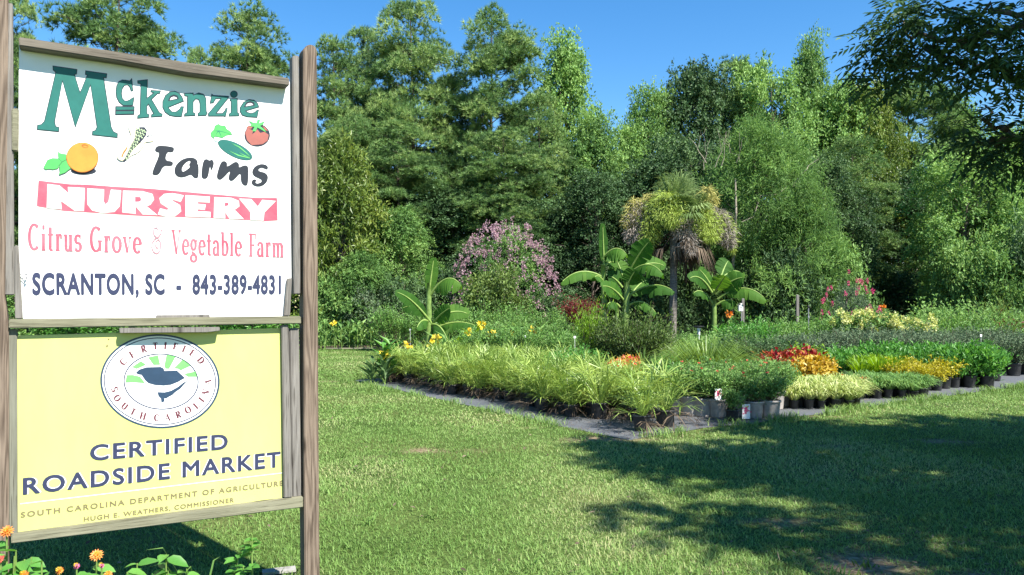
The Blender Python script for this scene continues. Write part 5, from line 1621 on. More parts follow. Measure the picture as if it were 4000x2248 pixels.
block(MARI, 2128, 2182, 13.0, 13.5, .22, 'marigold with orange flowers right of the golden coleus', 'marigolds')
block(LIR, 2140, 2330, 13.05, 14.1, .22, 'dark green strap leaved grass in a small black pot behind the striped grasses', 'dark strap leaved grasses')
block(FERN, 2170, 2262, 14.4, 15.2, .26, 'upright bright green fern behind the dark grasses', 'bright ferns')
block(CHAR, 2262, 2388, 14.25, 14.9, .36, 'bright yellow leaved low shrub at the bed edge', 'bright yellow low shrubs', 1.0)
block(GARD, 2100, 2500, 15.3, 16.6, .42, 'glossy green gardenia in a black pot', 'glossy green gardenias')
block(GARD, 2395, 2490, 14.75, 15.2, .36, 'glossy gardenia in a black pot standing at the edge of the weed cloth', 'edge gardenias')
block(LIME, 2000, 2062, 14.7, 15.4, .42, 'lime green mound behind the red and golden coleus', 'lime green mounds', 1.1)
block(BOX, 2120, 2640, 17.3, 20.4, .56, 'grey green small leaved shrub in a black pot in the long back block', 'grey green small leaved shrubs', 1.12)
block(BOX, 1960, 2110, 17.6, 19.4, .56, 'grey green shrub behind the lime green mounds', 'grey green shrubs behind lime mounds', 1.12)
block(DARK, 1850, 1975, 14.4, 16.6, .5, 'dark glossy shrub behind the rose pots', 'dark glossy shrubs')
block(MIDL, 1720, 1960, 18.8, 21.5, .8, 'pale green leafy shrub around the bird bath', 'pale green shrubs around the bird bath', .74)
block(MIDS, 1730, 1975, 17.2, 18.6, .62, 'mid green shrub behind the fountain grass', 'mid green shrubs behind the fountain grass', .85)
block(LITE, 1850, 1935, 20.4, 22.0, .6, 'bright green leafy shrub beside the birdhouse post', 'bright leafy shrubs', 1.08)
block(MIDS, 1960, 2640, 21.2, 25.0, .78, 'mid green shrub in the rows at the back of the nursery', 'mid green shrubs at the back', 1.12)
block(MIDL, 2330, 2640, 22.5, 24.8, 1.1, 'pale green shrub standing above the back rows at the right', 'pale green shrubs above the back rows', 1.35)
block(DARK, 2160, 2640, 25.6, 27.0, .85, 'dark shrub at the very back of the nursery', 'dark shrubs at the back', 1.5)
block(LOW, 1400, 1490, 13.4, 14.8, .44, 'low leafy green shrub beside the potted palms', 'low leafy shrubs beside the palms', 1.1)
block(LOW, 1650, 1740, 12.6, 14.2, .44, 'low leafy green shrub between the roses and the orange coleus', 'low shrubs by the orange coleus', .9)
block(ORNG, 1542, 1612, 14.9, 15.6, .3, 'orange and gold coleus in front of the large dark bush', 'orange coleus', 1.15)
block(MIDL, 1210, 1450, 23.3, 24.6, .95, 'pale green shrub behind the cannas in the middle', 'pale green shrubs behind the cannas', 1.0)
block(MIDS, 1180, 1470, 19.6, 22.8, .75, 'mid green shrub behind the potted palms', 'mid green shrubs behind the palms', 1.0)
block(TALL, 955, 1060, 26.6, 27.6, .95, 'tall leafy shrub in a large black pot behind the canna clumps', 'tall shrubs in large black pots')
block(TALL, 1120, 1480, 25.2, 27.2, 1.0, 'tall leafy shrub in a large black pot behind the left banana plant', 'tall shrubs behind the left banana', 1.0)
# hydrangea heads
rng = np.random.default_rng(61)
for px, py, Y, mt, lab in ((2140, 812, 21.0, 'cream', 'hydrangea with lime yellow heads below the deep pink crape myrtle'), (2195, 808, 20.8, 'cream', 'hydrangea with lime yellow heads left of the creamy white one'), (2225, 806, 21.0, 'cream', 'tallest lime yellow hydrangea at the back'), (2285, 822, 20.5, 'cream', 'hydrangea with creamy white heads at the right of its row')):
    r_ = HYD.place(X_at(px, Y), Y, lab, 'hydrangeas', 1.12)
    g = G()
    S = []
    for _ in range(15):
        S.append(np.array([rng.uniform(-.6, .6), rng.uniform(-.55, .1), rng.uniform(.75, 1.2)]))
    blossom_cones(g, rng, S, .085, 40, .055)
    for ch in r_.children:
        if ch.name.startswith('blossom'):
            bpy.data.objects.remove(ch)
    link('flower_heads', g.mesh('flower_heads'), M[mt], r_)
for K_ in KINDS:
    K_.purge()

# ------------------------------------------------------------------ larger single plants in the beds
def single(name, label, cat, px, Y, h, r, leaf, n, mat, lw=.45, seed=1, group=None, **kw):
    root = tag(empty(name, (X_at(px, Y), Y, 0.0)), label, cat, group)
    f, st_, tips = shrub_geo(seed, h, r, leaf, n, lw, z0=.1, **kw)
    link('foliage', f, M[mat], root)
    link('stems', st_, M['twig'], root)
    return root, tips
single('round_bush', 'rounded mid green bush filling the gap left of the cabbage palm trunk', 'shrub', 1640, 24.0, .95, .7, .10, 5000, 'leaf_mid', .4, 421)
single('round_bush', 'rounded pale bush at the right foot of the cabbage palm trunk', 'shrub', 1745, 23.5, .7, .6, .10, 4200, 'leaf_light', .4, 422)
single('round_bush', 'leafy bush under the right banana plant', 'shrub', 1850, 23.0, .95, .8, .11, 4000, 'leaf_bright', .42, 423)
single('large_shrub', 'large dark green rounded shrub in front of the cabbage palm', 'shrub', 1605, 16.9, 1.5, .92, .085, 9500, 'bush_olive', .36, 401, up=.6)
single('large_shrub', 'second dark green shrub merging with the large rounded one on its left', 'shrub', 1545, 17.6, 1.35, .6, .08, 5000, 'bush_olive', .36, 402, up=.6)
single('golden_conifer', 'golden green feathery conifer left of the large dark shrub', 'shrub', 1488, 18.0, 1.75, .42, .09, 4200, 'lime', .22, 403, up=1.4)
single('golden_conifer', 'upright golden green conifer near the right edge behind the grey green shrubs', 'shrub', 2508, 24.0, 2.0, .35, .09, 2600, 'leaf_yellow', .22, 431, up=1.4)
single('red_tipped_shrub', 'open shrub with reddish leaves at the right edge of the nursery', 'shrub', 2552, 21.8, 1.45, .55, .08, 700, 'maroon', .4, 432)
single('blue_conifer', 'small pale blue green conifer left of the upright golden one', 'shrub', 2468, 23.0, 1.5, .3, .07, 1600, 'leaf_grey', .2, 433, up=1.4)
single('round_bush', 'rounded bright bush standing above the mid rows left of the bare stake', 'shrub', 1925, 22.6, 1.15, .65, .09, 2600, 'nursery_green', .42, 434)
single('round_bush', 'rounded bush between the deep pink crape myrtle and the hydrangeas', 'shrub', 2080, 22.8, 1.25, .6, .09, 2400, 'nursery_green', .4, 435)
single('yellow_shrub', 'small yellow tipped shrub at the right foot of the large dark shrub', 'shrub', 1672, 15.6, .85, .32, .06, 1600, 'leaf_yellow', .4, 404)
r_, tp = single('maroon_maple', 'small dark red leaved maple left of the middle banana plants', 'tree', 1460, 22.0, 2.0, .62, .10, 5200, 'maroon', .3, 405)
g = G()
g.tube([(0, 0, 0), (.02, 0, .5), (0, 0, 1.0)], [.03, .025, .02], 6)
link('trunk', g.mesh('trunk'), M['bark'], r_)
for c_ in r_.children:
    if c_.name.startswith('foliage'):
        c_.scale = (1, 1, .62)
        c_.location = (0, 0, .72)
root = tag(empty('fountain_grass_plant', (X_at(1778, 13.6), 13.6, 0)), 'large mop of fine fountain grass behind the rose pots', 'grass clump')
link('blades', blade_geo(411, 1700, 1.32, .010, .95, .8, 0, .12, .9, (.05, .6)), M['palmleaf'], root)
root = tag(empty('fountain_grass_plant', (X_at(1745, 15.0), 15.0, 0)), 'smaller fine grass clump behind the large fountain grass', 'grass clump')
link('blades', blade_geo(412, 800, 1.0, .010, .8, .7, 0, .1), M['leaf_mid'], root)

def canna(px, Y, n, h, label, fl=(), seed=1, petal='yellowpetal', spread=.6, mat='leaf_mid'):
    rng = np.random.default_rng(seed)
    x = X_at(px, Y)
    root = tag(empty('canna_clump', (x, Y, 0)), label, 'canna', 'canna clumps')
    g, sg = G(), G()
    for i in range(n):
        b = np.array([rng.normal(0, spread * .5), rng.normal(0, spread * .3), 0])
        hh = h * rng.uniform(.6, 1.05)
        sg.tube([b, b + [rng.normal(0, .05), 0, hh * .6], b + [rng.normal(0, .08), 0, hh]], [.014, .011, .005], 5)
        m_ = 7
        an = rng.uniform(0, 6.28) + np.arange(m_) * 2.4
        z_ = hh * np.linspace(.12, .92, m_)
        C = b + np.stack([0 * z_, 0 * z_, z_], 1)
        D = unit(np.stack([np.cos(an) * .7, np.sin(an) * .7, np.full(m_, .85)], 1))
        leaves(g, rng, C, D, unit(np.stack([-np.cos(an), -np.sin(an), np.full(m_, .8)], 1)), rng.uniform(.3, .46, m_), rng.uniform(.08, .13, m_), rng.uniform(.2, .85, m_), .2, .2)
    link('leaves', g.mesh('leaves'), M[mat], root)
    fg = G()
    for fx, fy in fl:
        q = at(fx, fy, Y) - [x, Y, 0]
        sg.tube([[q[0] * .8, 0, 0], [q[0] * .9, 0, q[2] * .6], q], [.012, .009, .005], 5)
        m_ = 14
        d = rdir(rng, m_)
        leaves(fg, rng, q + d * .03, d, rdir(rng, m_), .13, .10, rng.uniform(.2, .9, m_), .2)
    link('stems', sg.mesh('stems'), M['stem'], root)
    if fl:
        link('flowers', fg.mesh('flowers'), M[petal], root)
    return root
canna(852, 28.2, 26, .95, 'canna clump with one yellow flower right beside the brown sign post', [(839, 815)], 501, spread=1.2)
canna(945, 28.2, 24, 1.0, 'canna clump with one yellow flower between the sign post and the left banana', [(938, 834)], 502, spread=1.0)
canna(897, 28.9, 14, .7, 'lower canna clump between the two flowering clumps at the lawn edge', [], 503, spread=.9)
canna(966, 15.7, 5, .85, 'short canna at the far left end of the potted palms with a yellow flower', [(971, 888)], 504, spread=.25, mat='leaf_bright')
canna(952, 15.4, 4, .45, 'low dark strap leaved clump at the far left corner of the weed cloth', [], 505, spread=.25, mat='leaf_dark_shade')
canna(1190, 20.2, 8, 1.0, 'canna with pale yellow leaves and flowers behind the potted palms', [(1181, 838), (1211, 817)], 506, spread=.4, mat='lime')
canna(1240, 19.8, 7, .95, 'canna with a yellow and red flower behind the potted palms', [(1237, 842)], 507, spread=.4)
canna(1097, 18.6, 5, .9, 'canna with yellow flowers at the foot of the left banana plant', [(1097, 855), (1028, 868), (1085, 866)], 508, spread=.4)
canna(1330, 21.5, 8, 1.05, 'canna with small yellow flowers in the middle behind the palms', [(1338, 832), (1292, 843)], 509, spread=.5)
canna(1828, 24.0, 6, 1.0, 'canna with one orange flower beside the birdhouse post', [(1833, 790)], 510, 'orange', .35, 'leaf_bright')
canna(2224, 24.5, 4, 1.2, 'canna with one orange flower right of the deep pink crape myrtle', [(2221, 776)], 511, 'orange', .3)

# ------------------------------------------------------------------ posts, birdhouse, bird bath, pipe
def timber(px, top, Y, w, label, name='timber_post'):
    root = tag(empty(name, (X_at(px, Y), Y, 0)), label, 'post')
    h = EYE + (HY - top) / FPX * Y
    g = G()
    g.box((0, 0, h / 2), (w, w, h))
    import bmesh
    me = g.weld('shaft')
    link('shaft', me, M['batten'], root)
    g = G()
    g.lathe([(.001, h + .012), (w * .3, h + .011), (w * .5, h + .001)], 8)
    link('weathered_top', g.mesh('weathered_top'), M['batten_green'], root)
    return root
timber(1869, 752, 24.5, .075, 'weathered square post carrying a small white birdhouse')
timber(2006, 743, 25.5, .085, 'bare weathered square stake left of the deep pink crape myrtle')
Yb = 24.4
bh = tag(empty('birdhouse', (X_at(1864, Yb) - .02, Yb - .02, EYE + (HY - 783) / FPX * Yb)), 'small white birdhouse fixed to the weathered post', 'birdhouse')
g = G()
g.box((0, 0, .09), (.13, .12, .18))
link('box', g.mesh('box'), M['white_plastic'], bh)
g = G()
g.polys([[(-.09, -.09, .17), (.0, -.09, .26), (0, .09, .26), (-.09, .09, .17)], [(.09, -.09, .17), (.09, .09, .17), (0, .09, .26), (0, -.09, .26)]])
g.polys([[(-.065, -.061, .18), (.065, -.061, .18), (0, -.061, .25)]])
link('roof', g.mesh('roof'), M['batten'], bh)
g = G()
g.lathe([(.001, 0), (.024, 0)], 12)
h_ = link('entrance_hole', g.mesh('entrance_hole'), M['black_ink'], bh)
h_.rotation_euler = (R(90), 0, 0)
h_.location = (0, -.0625, .11)
Yb = 19.5
fd = tag(empty('bird_bath', (X_at(1758, Yb), Yb, 0)), 'thin white pedestal with a dark dish among the shrubs right of the palm trunk', 'bird bath')
hb = EYE + (HY - 826) / FPX * Yb
g = G()
g.lathe([(.10, 0), (.09, .03), (.035, .08), (.03, hb * .5), (.032, hb - .05), (.05, hb)], 14)
link('pedestal', g.weld('pedestal'), M['white_plastic'], fd)
g = G()
g.lathe([(.03, hb), (.13, hb + .03), (.15, hb + .05), (.135, hb + .052), (.03, hb + .02), (.001, hb + .02)], 18)
link('dish', g.weld('dish'), M['pot_black'], fd)
Yb = 22.0
pp = tag(empty('water_riser', (X_at(2034, Yb), Yb, 0)), 'thin grey water pipe with a sprinkler head near the bare stake', 'pipe')
hb = EYE + (HY - 775) / FPX * Yb
g = G()
g.tube([(0, 0, 0), (0, 0, hb)], .013, 8)
g.lathe([(.013, hb - .32), (.022, hb - .31), (.022, hb - .25), (.013, hb - .24)], 10)
link('pipe', g.mesh('pipe'), M['steel'], pp)
g = G()
g.lathe([(.013, hb), (.03, hb + .01), (.03, hb + .05), (.012, hb + .07), (.001, hb + .07)], 10)
link('sprinkler_head', g.mesh('sprinkler_head'), M['pot_black'], pp)
for px, py, Y, lab in ((1032, 832, 26.2, 'white tag hanging on the tall shrub left of the banana'), (2468, 848, 17.2, 'white tag stuck in the grey green shrubs at the right'), (1446, 852, 17.6, 'white tag on a stick behind the low leafy shrubs'), (1322, 850, 19.4, 'white tag among the shrubs behind the palms'), (1865, 768, 24.2, 'small white tag below the birdhouse')):
    q = at(px, py, Y)
    root = tag(empty('plant_tag', (q[0], q[1], q[2]), .3), lab, 'plant tag', 'plant tags')
    g = G()
    g.box((0, 0, .03), (.055, .003, .05))
    link('card', g.mesh('card'), M['white_plastic'], root)
    g = G()
    g.tube([(0, 0, .02), (.01, .01, -q[2])], .004, 5)
    link('stick', g.mesh('stick'), M['white_plastic'], root)
g = G()
rng = np.random.default_rng(8)
for k_ in range(3):
    x0 = X_at(820 + k_ * 60, 27.7)
    g.tube([(x0, 27.75, .03), (x0 + .5, 27.7 + rng.uniform(-.1, .1), .035), (x0 + 1.1, 27.75, .03)], .03, 6)
tag(link('edging_log', g.mesh('edging_log'), M['rail_green']), 'pale timber edging along the far edge of the lawn below the cannas', 'edging')
# ------------------------------------------------------------------ overhanging tree on the right (trunk outside the picture)
tree = tag(empty('shade_tree', (8.4, 5.6, 0)), 'near tree whose dark compound leaved branches hang in from the upper right', 'tree')
TX, TY = 8.4, 5.6
rng = np.random.default_rng(71)
g = G()
g.tube([(0, 0, 0), (-.1, .05, 1.2), (-.15, 0, 2.6), (0, 0, 4.2), (.1, 0, 6.5), (.1, .1, 9)], [.30, .24, .22, .18, .12, .04], 12)
cl = []                                     # (centre, radius, number of compound leaves)
def T(px, py, Y):
    return at(px, py, Y) - [TX, TY, 0]
vis = [  # traced clumps: px, py, depth, radius in px
    (2260, 40, 7.6, 80), (2205, 95, 7.4, 55), (2175, 145, 7.5, 42), (2240, 150, 7.6, 62), (2300, 110, 7.3, 80), (2210, 205, 7.6, 40), (2270, 200, 7.4, 52), (2350, 60, 7.0, 80), (2340, 165, 7.2, 50),
    (2430, 40, 6.7, 80), (2400, 130, 7.0, 60), (2490, 90, 6.6, 80), (2470, 180, 6.8, 62), (2550, 40, 6.4, 90), (2560, 130, 6.5, 80), (2540, 205, 6.7, 60), (2420, 200, 6.9, 40), (2330, 15, 7.0, 70),
    (2460, 345, 7.4, 38), (2520, 350, 7.2, 50), (2570, 330, 7.0, 50), (2500, 385, 7.3, 40), (2560, 395, 7.1, 50), (2610, 370, 6.9, 70), (2640, 190, 6.5, 70), (2630, 80, 6.4, 90), (2410, 300, 7.5, 24)]
hub = np.array([-.1, 0, 3.6])
for px, py, Y, r in vis:
    Y *= .87
    c = T(px, py, Y)
    rr = max(.13, r / FPX * Y - .10)
    cl.append((c, rr, max(14, int(rr * rr * 560 + 8))))
main = [[(0, 0, 3.4), T(2590, 60, 5.74), T(2440, 110, 6.00), T(2330, 95, 6.26), T(2250, 60, 6.53)], [(0, 0, 3.0), T(2600, 200, 5.92), T(2510, 175, 6.00), T(2380, 150, 6.18), T(2280, 180, 6.44)],
        [(0, 0, 2.6), T(2640, 350, 6.09), T(2560, 350, 6.18), T(2480, 365, 6.35), T(2440, 350, 6.44)], [T(2510, 175, 6.00), T(2400, 122, 6.09), T(2300, 140, 6.35), T(2200, 140, 6.53)], [T(2590, 60, 5.74), T(2480, 30, 5.74), T(2380, 20, 6.09)],
        [T(2560, 350, 6.18), T(2510, 320, 6.26), T(2490, 300, 6.26), T(2478, 268, 6.26)]]
for P in main:
    P = np.asarray(P, float)
    k_ = np.linspace(0, len(P) - 1, len(P) * 4)
    first = any(np.array_equal(P, np.asarray(q_, float)) for q_ in main[:3])
    P = np.stack([np.interp(k_, np.arange(len(P)), P[:, c_]) for c_ in range(3)], 1)
    P[1:-1] += rng.normal(size=(len(P) - 2, 3)) * .035
    g.tube(P, np.linspace(.05 if first else .025, .007, len(P)), 6)
# the rest of the crown, overhead and to the right: casts the shade on the lawn
made = 0
cot = 1 / math.tan(SUN_EL)
while made < 180:
    # a clump whose shade falls on the shaded part of the lawn and that lies within the crown
    sx, sy, h_ = rng.uniform(1.3, 14), rng.uniform(-3.5, 10.5), rng.uniform(3.3, 9.5)
    if sy > 8.5 and sx < 3.2 or sy < 5.2 and sx < 1.8 or sx < 1.9 and 6.0 < sy and rng.random() < .3:
        continue
    w_ = np.array([sx + SUN_AZ.x * h_ * cot, sy + SUN_AZ.y * h_ * cot, h_])
    c = w_ - [TX, TY, 0]
    env = math.sin(math.pi * min(1, max(.05, (h_ - 2.2) / 8.2))) ** .5
    if (c[0] / 6.2) ** 2 + ((c[1] + .6) / 5.6) ** 2 > env * env:
        continue
    if w_[1] > .5:                                   # keep the sky of the photograph open
        px = CX + w_[0] / w_[1] * FPX
        py = HY - (w_[2] - EYE) / w_[1] * FPX
        mg = .95 / w_[1] * FPX
        if px < 2590 + mg and py > -20 - mg:
            continue
    made += 1
    cl.append((c, rng.uniform(.55, .9), 71))
    if made % 3 == 0:
        limb(g, (0, 0, max(2.8, h_ * .6)), c, .05, .012, rng, 5)
link('trunk', g.mesh('trunk'), M['bark'], tree)
cgm = G()
for c, rr, n in cl:
    big = np.full((n, 1), 1.0 if n != 71 else 1.5)
    d = rdir(rng, n)
    b = c + d * rr * rng.uniform(.15, .9, (n, 1))
    dr = unit(d * [1, 1, .5] + rdir(rng, n) * .5 + [0, 0, -.25])
    up = unit(rdir(rng, n) * .45 + [0, 0, 1.0])
    sd = unit(np.cross(dr, up))
    L = rng.uniform(.20, .32, n)
    k = 6
    ct = rng.uniform(.25, .6)
    for j in range(k):
        f = (j + 1.0) / k
        q = b + dr * (L * f)[:, None] + np.array([0, 0, -1]) * (L * f * f * .18)[:, None]
        for s in ((-1, 1) if j < k - 1 else (0,)):
            D = unit(sd * s * 1.0 + dr * (.65 if s else 1.0) + [0, 0, -.2])
            leaves(cgm, rng, q, D, up, rng.uniform(.07, .11, n) * big[:, 0], .030 * big[:, 0], np.clip(rng.normal(ct, .15, n), 0, 1), .15, .1)
link('crown', cgm.mesh('crown'), M['leaf_dark_shade'], tree)

# ------------------------------------------------------------------ zinnias and weeds under the sign
def broadleaf_weed(px, py, Y, n, label, seed, leaf=.075, flower=None, name='zinnia', cat='flower', fsize=.035, lean=(0, 0), stems=3):
    fsize *= .66
    rng = np.random.default_rng(seed)
    top = at(px, py, Y)
    root = tag(empty(name, (top[0], Y, 0)), label, cat, 'zinnias under the sign' if name == 'zinnia' else None)
    g, s_ = G(), G()
    for k_ in range(stems):
        e = np.array([lean[0] + (rng.normal(0, .045) if k_ else 0), lean[1] + (rng.normal(0, .04) if k_ else 0), top[2] * (1 if k_ == 0 else rng.uniform(.72, .95))])
        b = np.array([rng.normal(0, .015), rng.normal(0, .015), 0])
        P = np.array([b, b * .6 + e * .4 + [0, 0, .02], e * .75, e])
        s_.tube(P, [.0055, .005, .004, .003], 6)
        m_ = n
        f = rng.uniform(.66, 1.0 if flower is None else .94, m_)
        C = b + (e - b) * f[:, None]
        an = rng.uniform(0, 6.28, m_)
        D = unit(np.stack([np.cos(an), np.sin(an), rng.uniform(-.25, .6, m_)], 1))
        N = unit(np.stack([-np.cos(an) * .3, -np.sin(an) * .3 - .25, np.full(m_, 1.0)], 1) + rdir(rng, m_) * .25)
        L = leaf * rng.uniform(.65, 1.25, m_)[:, None]
        W = L * rng.uniform(.5, .62, m_)[:, None]
        S = unit(np.cross(D, N))
        U = unit(np.cross(S, D))
        q = [C + D * L * a_ - U * L * .22 * a_ * a_ for a_ in (0, .22, .5, .8, 1.0)]
        wd = [0.02, .42, .5, .28, 0]
        tt = np.clip(rng.normal(.5, .16, m_), 0, 1)
        for s in (-1, 1):
            for i in range(4):
                o0, o1 = S * s * W * wd[i] + U * W * wd[i] * .35, S * s * W * wd[i + 1] + U * W * wd[i + 1] * .35
                A = [q[i], q[i + 1], q[i + 1] + o1, q[i] + o0]
                g.polys(np.stack(A if s < 0 else A[::-1], 1), tt, True)
    link('leaves', g.weld('leaves', 1e-5), M['leaf_bright'], root)
    link('stems', s_.mesh('stems'), M['stem'], root)
    if flower:
        fg, cg_ = G(), G()
        c = np.array([lean[0], lean[1], top[2]])
        ax = unit(np.array([rng.normal(0, .25), -.75, .65]))
        u = unit(np.cross(ax, [0, 0, 1.0]))
        v = np.cross(ax, u)
        for ring_, (rr, m_, lift) in enumerate(((fsize, 14, 0), (fsize * .78, 12, .006), (fsize * .52, 9, .010))):
            an = np.arange(m_) * 6.283 / m_ + ring_ * .2 + rng.normal(0, .06, m_)
            D = np.cos(an)[:, None] * u + np.sin(an)[:, None] * v + ax * (.12 + .2 * ring_)
            leaves(fg, rng, np.repeat((c + ax * lift)[None], m_, 0), D, np.repeat(ax[None], m_, 0), rr, rr * .42, np.clip(rng.normal(.5, .2, m_), 0, 1), -.1, .15)
        m_ = 26
        d = rdir(rng, m_)
        leaves(cg_, rng, c + ax * .010 + d * .005, unit(d * .5 + ax), rdir(rng, m_), .009, .005, rng.uniform(.2, .9, m_))
        link('flower', fg.mesh('flower'), M[flower], root)
        link('flower_centre', cg_.mesh('flower_centre'), M['yellowpetal'], root)
    return root
bw = broadleaf_weed
bw(243, 1397, 3.12, 5, 'zinnia with an orange flower standing clear in the sign shadow', 601, flower='orange', fsize=.042, stems=1)
bw(17, 1337, 2.95, 7, 'zinnia with an orange flower in front of the left sign post', 602, flower='orange', fsize=.04, stems=2)
bw(256, 1424, 3.05, 8, 'zinnia with a small magenta flower low beside the orange one', 603, .06, 'magenta', fsize=.017, stems=2)
bw(193, 1425, 3.0, 9, 'zinnia with a pink flower left of the orange one', 604, .08, 'magenta', fsize=.019, stems=3)
bw(150, 1436, 2.95, 9, 'zinnia with a tiny orange flower among broad leaves', 605, .08, 'orange', fsize=.025, stems=3)
bw(62, 1446, 2.85, 12, 'zinnia with an orange flower cut by the bottom edge at the left', 606, .095, 'orange', fsize=.028, stems=3)
bw(272, 1446, 2.95, 10, 'zinnia with an orange pink flower cut by the bottom edge', 607, .08, 'orange', fsize=.026, stems=3)
bw(2, 1408, 2.9, 6, 'zinnia with a red orange flower at the left edge of the photograph', 608, .06, 'coral', fsize=.03, stems=1)
for i, (px, py, Y, n, lf, st_n, lab) in enumerate(((40, 1385, 2.95, 8, .08, 2, 'broad leaved seedling at the foot of the left sign post'), (62, 1408, 3.0, 9, .085, 3, 'broad leaved plant left of the zinnias'), (105, 1412, 2.9, 9, .095, 3, 'broad leaved plant with large pale leaves left of the pink zinnia'),
        (345, 1418, 3.15, 6, .07, 2, 'young leafy plant right of the magenta zinnia'), (418, 1396, 3.25, 6, .08, 2, 'leafy plant with one raised leaf below the yellow board'), (470, 1432, 3.3, 6, .07, 3, 'low leafy plant under the middle of the sign'), (320, 1440, 3.1, 8, .075, 3, 'low leafy plant at the bottom edge right of the zinnias'),
        (634, 1345, 3.72, 11, .062, 1, 'tall leafy weed in sunlight near the right post'), (598, 1388, 3.72, 9, .06, 2, 'leafy weed left of the tall sunlit weed'), (612, 1425, 3.68, 9, .065, 2, 'low leafy weed at the foot of the tall sunlit weed'))):
    bw(px, py, Y, n + 2, lab, 620 + i, lf * 1.0, None, 'leafy_weed', 'weed', stems=st_n)
root = tag(empty('grass_weed', (X_at(505, 3.5), 3.5, 0)), 'thin grass weed with bent blades under the sign', 'weed')
link('blades', blade_geo(650, 9, .62, .010, .45, .6, 0, .02), M['leaf_mid'], root)
g = G()
g.box((0, 0, .015), (.22, .10, .03))
import bmesh
me = g.weld('edging')
bm = bmesh.new()
bm.from_mesh(me)
bmesh.ops.bevel(bm, geom=bm.edges[:], offset=.015, segments=2, affect='EDGES')
bm.to_mesh(me)
bm.free()
o = link('edging_block', me, M['concrete'])
o.location = (X_at(702, 4.5), 4.5, 0)
o.rotation_euler = (0, 0, .35)
tag(o, 'pale concrete edging block on the ground between the weeds and the right sign post', 'edging')

# ------------------------------------------------------------------ lawn
rng = np.random.default_rng(91)
g = G()
def band(Y0, Y1, dens, h, w, mar=1.5):
    n = int(dens * (Y1 - Y0) * ((Y0 + Y1) * .69 + 2 * mar))
    y = rng.uniform(Y0, Y1, n)
    x = rng.uniform(-1, 1, n) * (y * .69 + mar)
    ok = ~inside(x, y, MATG) & (rng.random(n) > bare(x, y) * 1.05) & ~((x > -2.6 + (y - 20) * -.0) & (y > 20.6))
    ok &= (rng.random(n) < .35 + 1.0 * vnoise(x, y, .35, 8))
    x, y = x[ok], y[ok]
    n = len(x)
    rag = vnoise(x, y, 1.6, 6)
    hh = h * rng.uniform(.5, 1.25, n) * (.7 + .6 * vnoise(x, y, .8, 2))
    a = rng.uniform(0, 6.283, n)
    tl = rng.uniform(.2, 1.5, n)
    D = unit(np.stack([np.cos(a) * tl, np.sin(a) * tl, np.ones(n)], 1))
    S = np.stack([-np.sin(a), np.cos(a), np.zeros(n)], 1) * (w * rng.uniform(.6, 1.2, n) / 2)[:, None]
    b = np.stack([x, y, np.zeros(n)], 1)
    m1 = b + D * (hh * .6)[:, None]
    m2 = m1 + unit(D + np.stack([np.cos(a), np.sin(a), np.full(n, -.5)], 1) * .8) * (hh * .6)[:, None]
    dryp = vnoise(x, y, 2.3, 12) * .5 + vnoise(x, y, .7, 14) * .35
    mow = np.where(y > 13, .13 * np.sin(y * 2.6 + x * .5), 0)
    big_ = (vnoise(x, y, 1.1, 21) - .5) * .5
    t = np.clip(rng.normal(.24, .17, n) + dryp * .5 + mow + big_, 0, 1)
    g.polys(np.stack([b - S, b + S, m1 + S * .8, m1 - S * .8], 1), t)
    g.polys(np.stack([m1 - S * .8, m1 + S * .8, m2], 1), t)
cxy = np.mean(np.array(MAT), 0)
MATG = [tuple(np.array(q) + np.array([vnoise(q[0], q[1], .5, 1) - .5, 0]) * .2) for q in MAT]
band(2.6, 6.5, 6000, .034, .0047)
band(6.5, 10, 3200, .036, .0064)
band(10, 16, 1200, .04, .011, 2)
band(16, 28.4, 520, .04, .018, 2)
# longer grass along the cloth edge and in tufts
for (p0, p1, n) in ((bed(-.08, -.15), bed(-.05, 8.6), 2600), (bed(-.2, -.12), bed(14, -.1), 5200)):
    t = rng.uniform(0, 1, n)
    x = p0[0] + (p1[0] - p0[0]) * t + rng.normal(0, .10, n)
    y = p0[1] + (p1[1] - p0[1]) * t + rng.normal(0, .10, n)
    ok = (vnoise(x, y, .5, 31) > .42)
    x, y = x[ok], y[ok]
    n = len(x)
    hh = rng.uniform(.05, .17, n)
    a = rng.uniform(0, 6.283, n)
    D = unit(np.stack([np.cos(a) * .5, np.sin(a) * .5, np.ones(n)], 1))
    S = np.stack([-np.sin(a), np.cos(a), np.zeros(n)], 1) * .004
    b = np.stack([x, y, np.zeros(n)], 1)
    m1 = b + D * (hh * .6)[:, None]
    m2 = m1 + unit(D + np.stack([np.cos(a), np.sin(a), np.full(n, -.5)], 1) * .8) * (hh * .6)[:, None]
    tt = np.clip(rng.normal(.4, .2, n), 0, 1)
    g.polys(np.stack([b - S, b + S, m1 + S * .8, m1 - S * .8], 1), tt)
    g.polys(np.stack([m1 - S * .8, m1 + S * .8, m2], 1), tt)
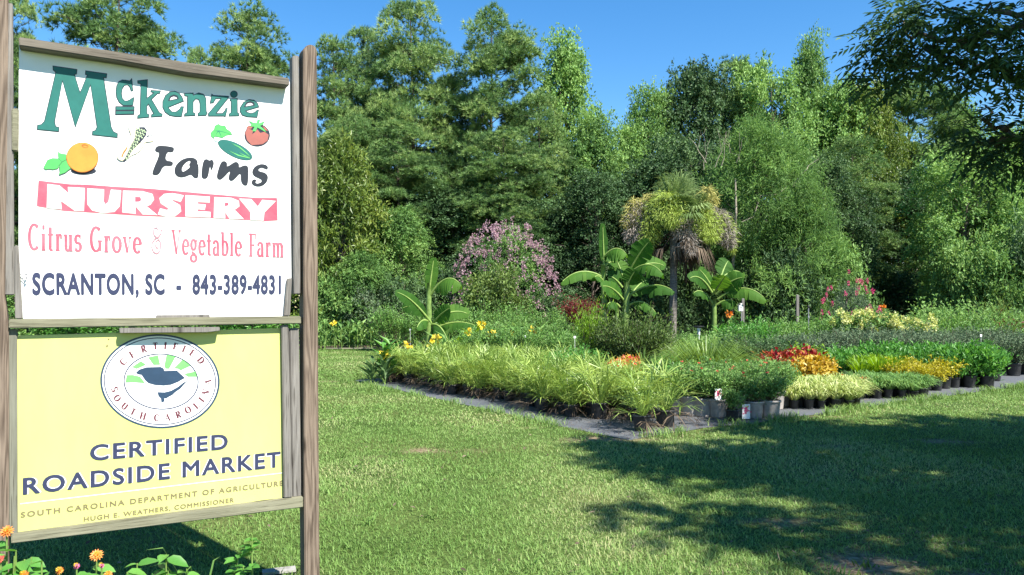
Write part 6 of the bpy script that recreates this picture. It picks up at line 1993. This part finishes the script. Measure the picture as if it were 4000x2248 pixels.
for i in range(210):                                 # weeds and coarser tufts standing in the turf
    y0 = rng.uniform(4.2, 13)
    x0 = rng.uniform(-.6, .69) * y0
    if inside(np.array([x0]), np.array([y0]), MATG)[0]:
        continue
    m_ = 16
    a = rng.uniform(0, 6.283, m_)
    D = unit(np.stack([np.cos(a) * .8, np.sin(a) * .8, np.ones(m_)], 1) + rng.normal(size=(m_, 3)) * .2)
    hh = rng.uniform(.04, .10, m_)[:, None]
    S = np.stack([-np.sin(a), np.cos(a), np.zeros(m_)], 1) * rng.uniform(.003, .0055)
    b = np.stack([x0 + rng.normal(0, .035, m_), y0 + rng.normal(0, .035, m_), np.zeros(m_)], 1)
    m1 = b + D * hh * .6
    m2 = m1 + unit(D + np.stack([np.cos(a), np.sin(a), np.full(m_, -.5)], 1) * .8) * hh * .6
    tt = np.clip(rng.normal(rng.uniform(.05, .45), .1, m_), 0, 1)
    g.polys(np.stack([b - S, b + S, m1 + S * .8, m1 - S * .8], 1), tt)
    g.polys(np.stack([m1 - S * .8, m1 + S * .8, m2], 1), tt)
o = link('lawn_grass', g.mesh('lawn_grass'), M['grass'])
tag(o, 'mown lawn grass with dry patches in front of the nursery beds', 'grass', None, 'stuff')
# straw and fallen leaf bits on the cloth and bare ground
g = G()
n = 2600
s_ = rng.uniform(-.25, 2.6, n)
t_ = np.abs(rng.normal(0, 1.6, n)) - .4
x = A0[0] + s_ * E1[0] + t_ * E2[0]
y = A0[1] + s_ * E1[1] + t_ * E2[1]
m_ = 700
x = np.concatenate([x, rng.normal(2.3, .6, m_)])
y = np.concatenate([y, rng.normal(4.8, .5, m_)])
n = len(x)
b = np.stack([x, y, np.full(n, .012) + rng.uniform(0, .008, n)], 1)
D = rdir(rng, n)
D[:, 2] *= .12
leaves(g, rng, b, D, np.repeat([[0, 0, 1.0]], n, 0) + rdir(rng, n) * .2, rng.uniform(.03, .10, n), .006, rng.uniform(0, 1, n), .05)
tag(link('straw_litter', g.mesh('straw_litter'), M['drypalm']), 'dry straw and leaf litter strewn on the weed cloth and bare soil', 'litter', None, 'stuff')

g = G()
n = 170
y = rng.uniform(4.4, 12, n)
x = rng.uniform(-.62, .69, n) * y
ok = ~inside(x, y, MATG)
x, y = x[ok], y[ok]
n = len(x)
b = np.stack([x, y, rng.uniform(.03, .05, n)], 1)
leaves(g, rng, b, rdir(rng, n) * [1, 1, .25], np.repeat([[0, 0, 1.0]], n, 0) + rdir(rng, n) * .5, rng.uniform(.03, .07, n), .022, rng.uniform(.2, 1, n), .1)
tag(link('fallen_leaves', g.mesh('fallen_leaves'), M['drypalm']), 'few dry fallen leaves lying scattered in the lawn', 'litter', None, 'stuff')
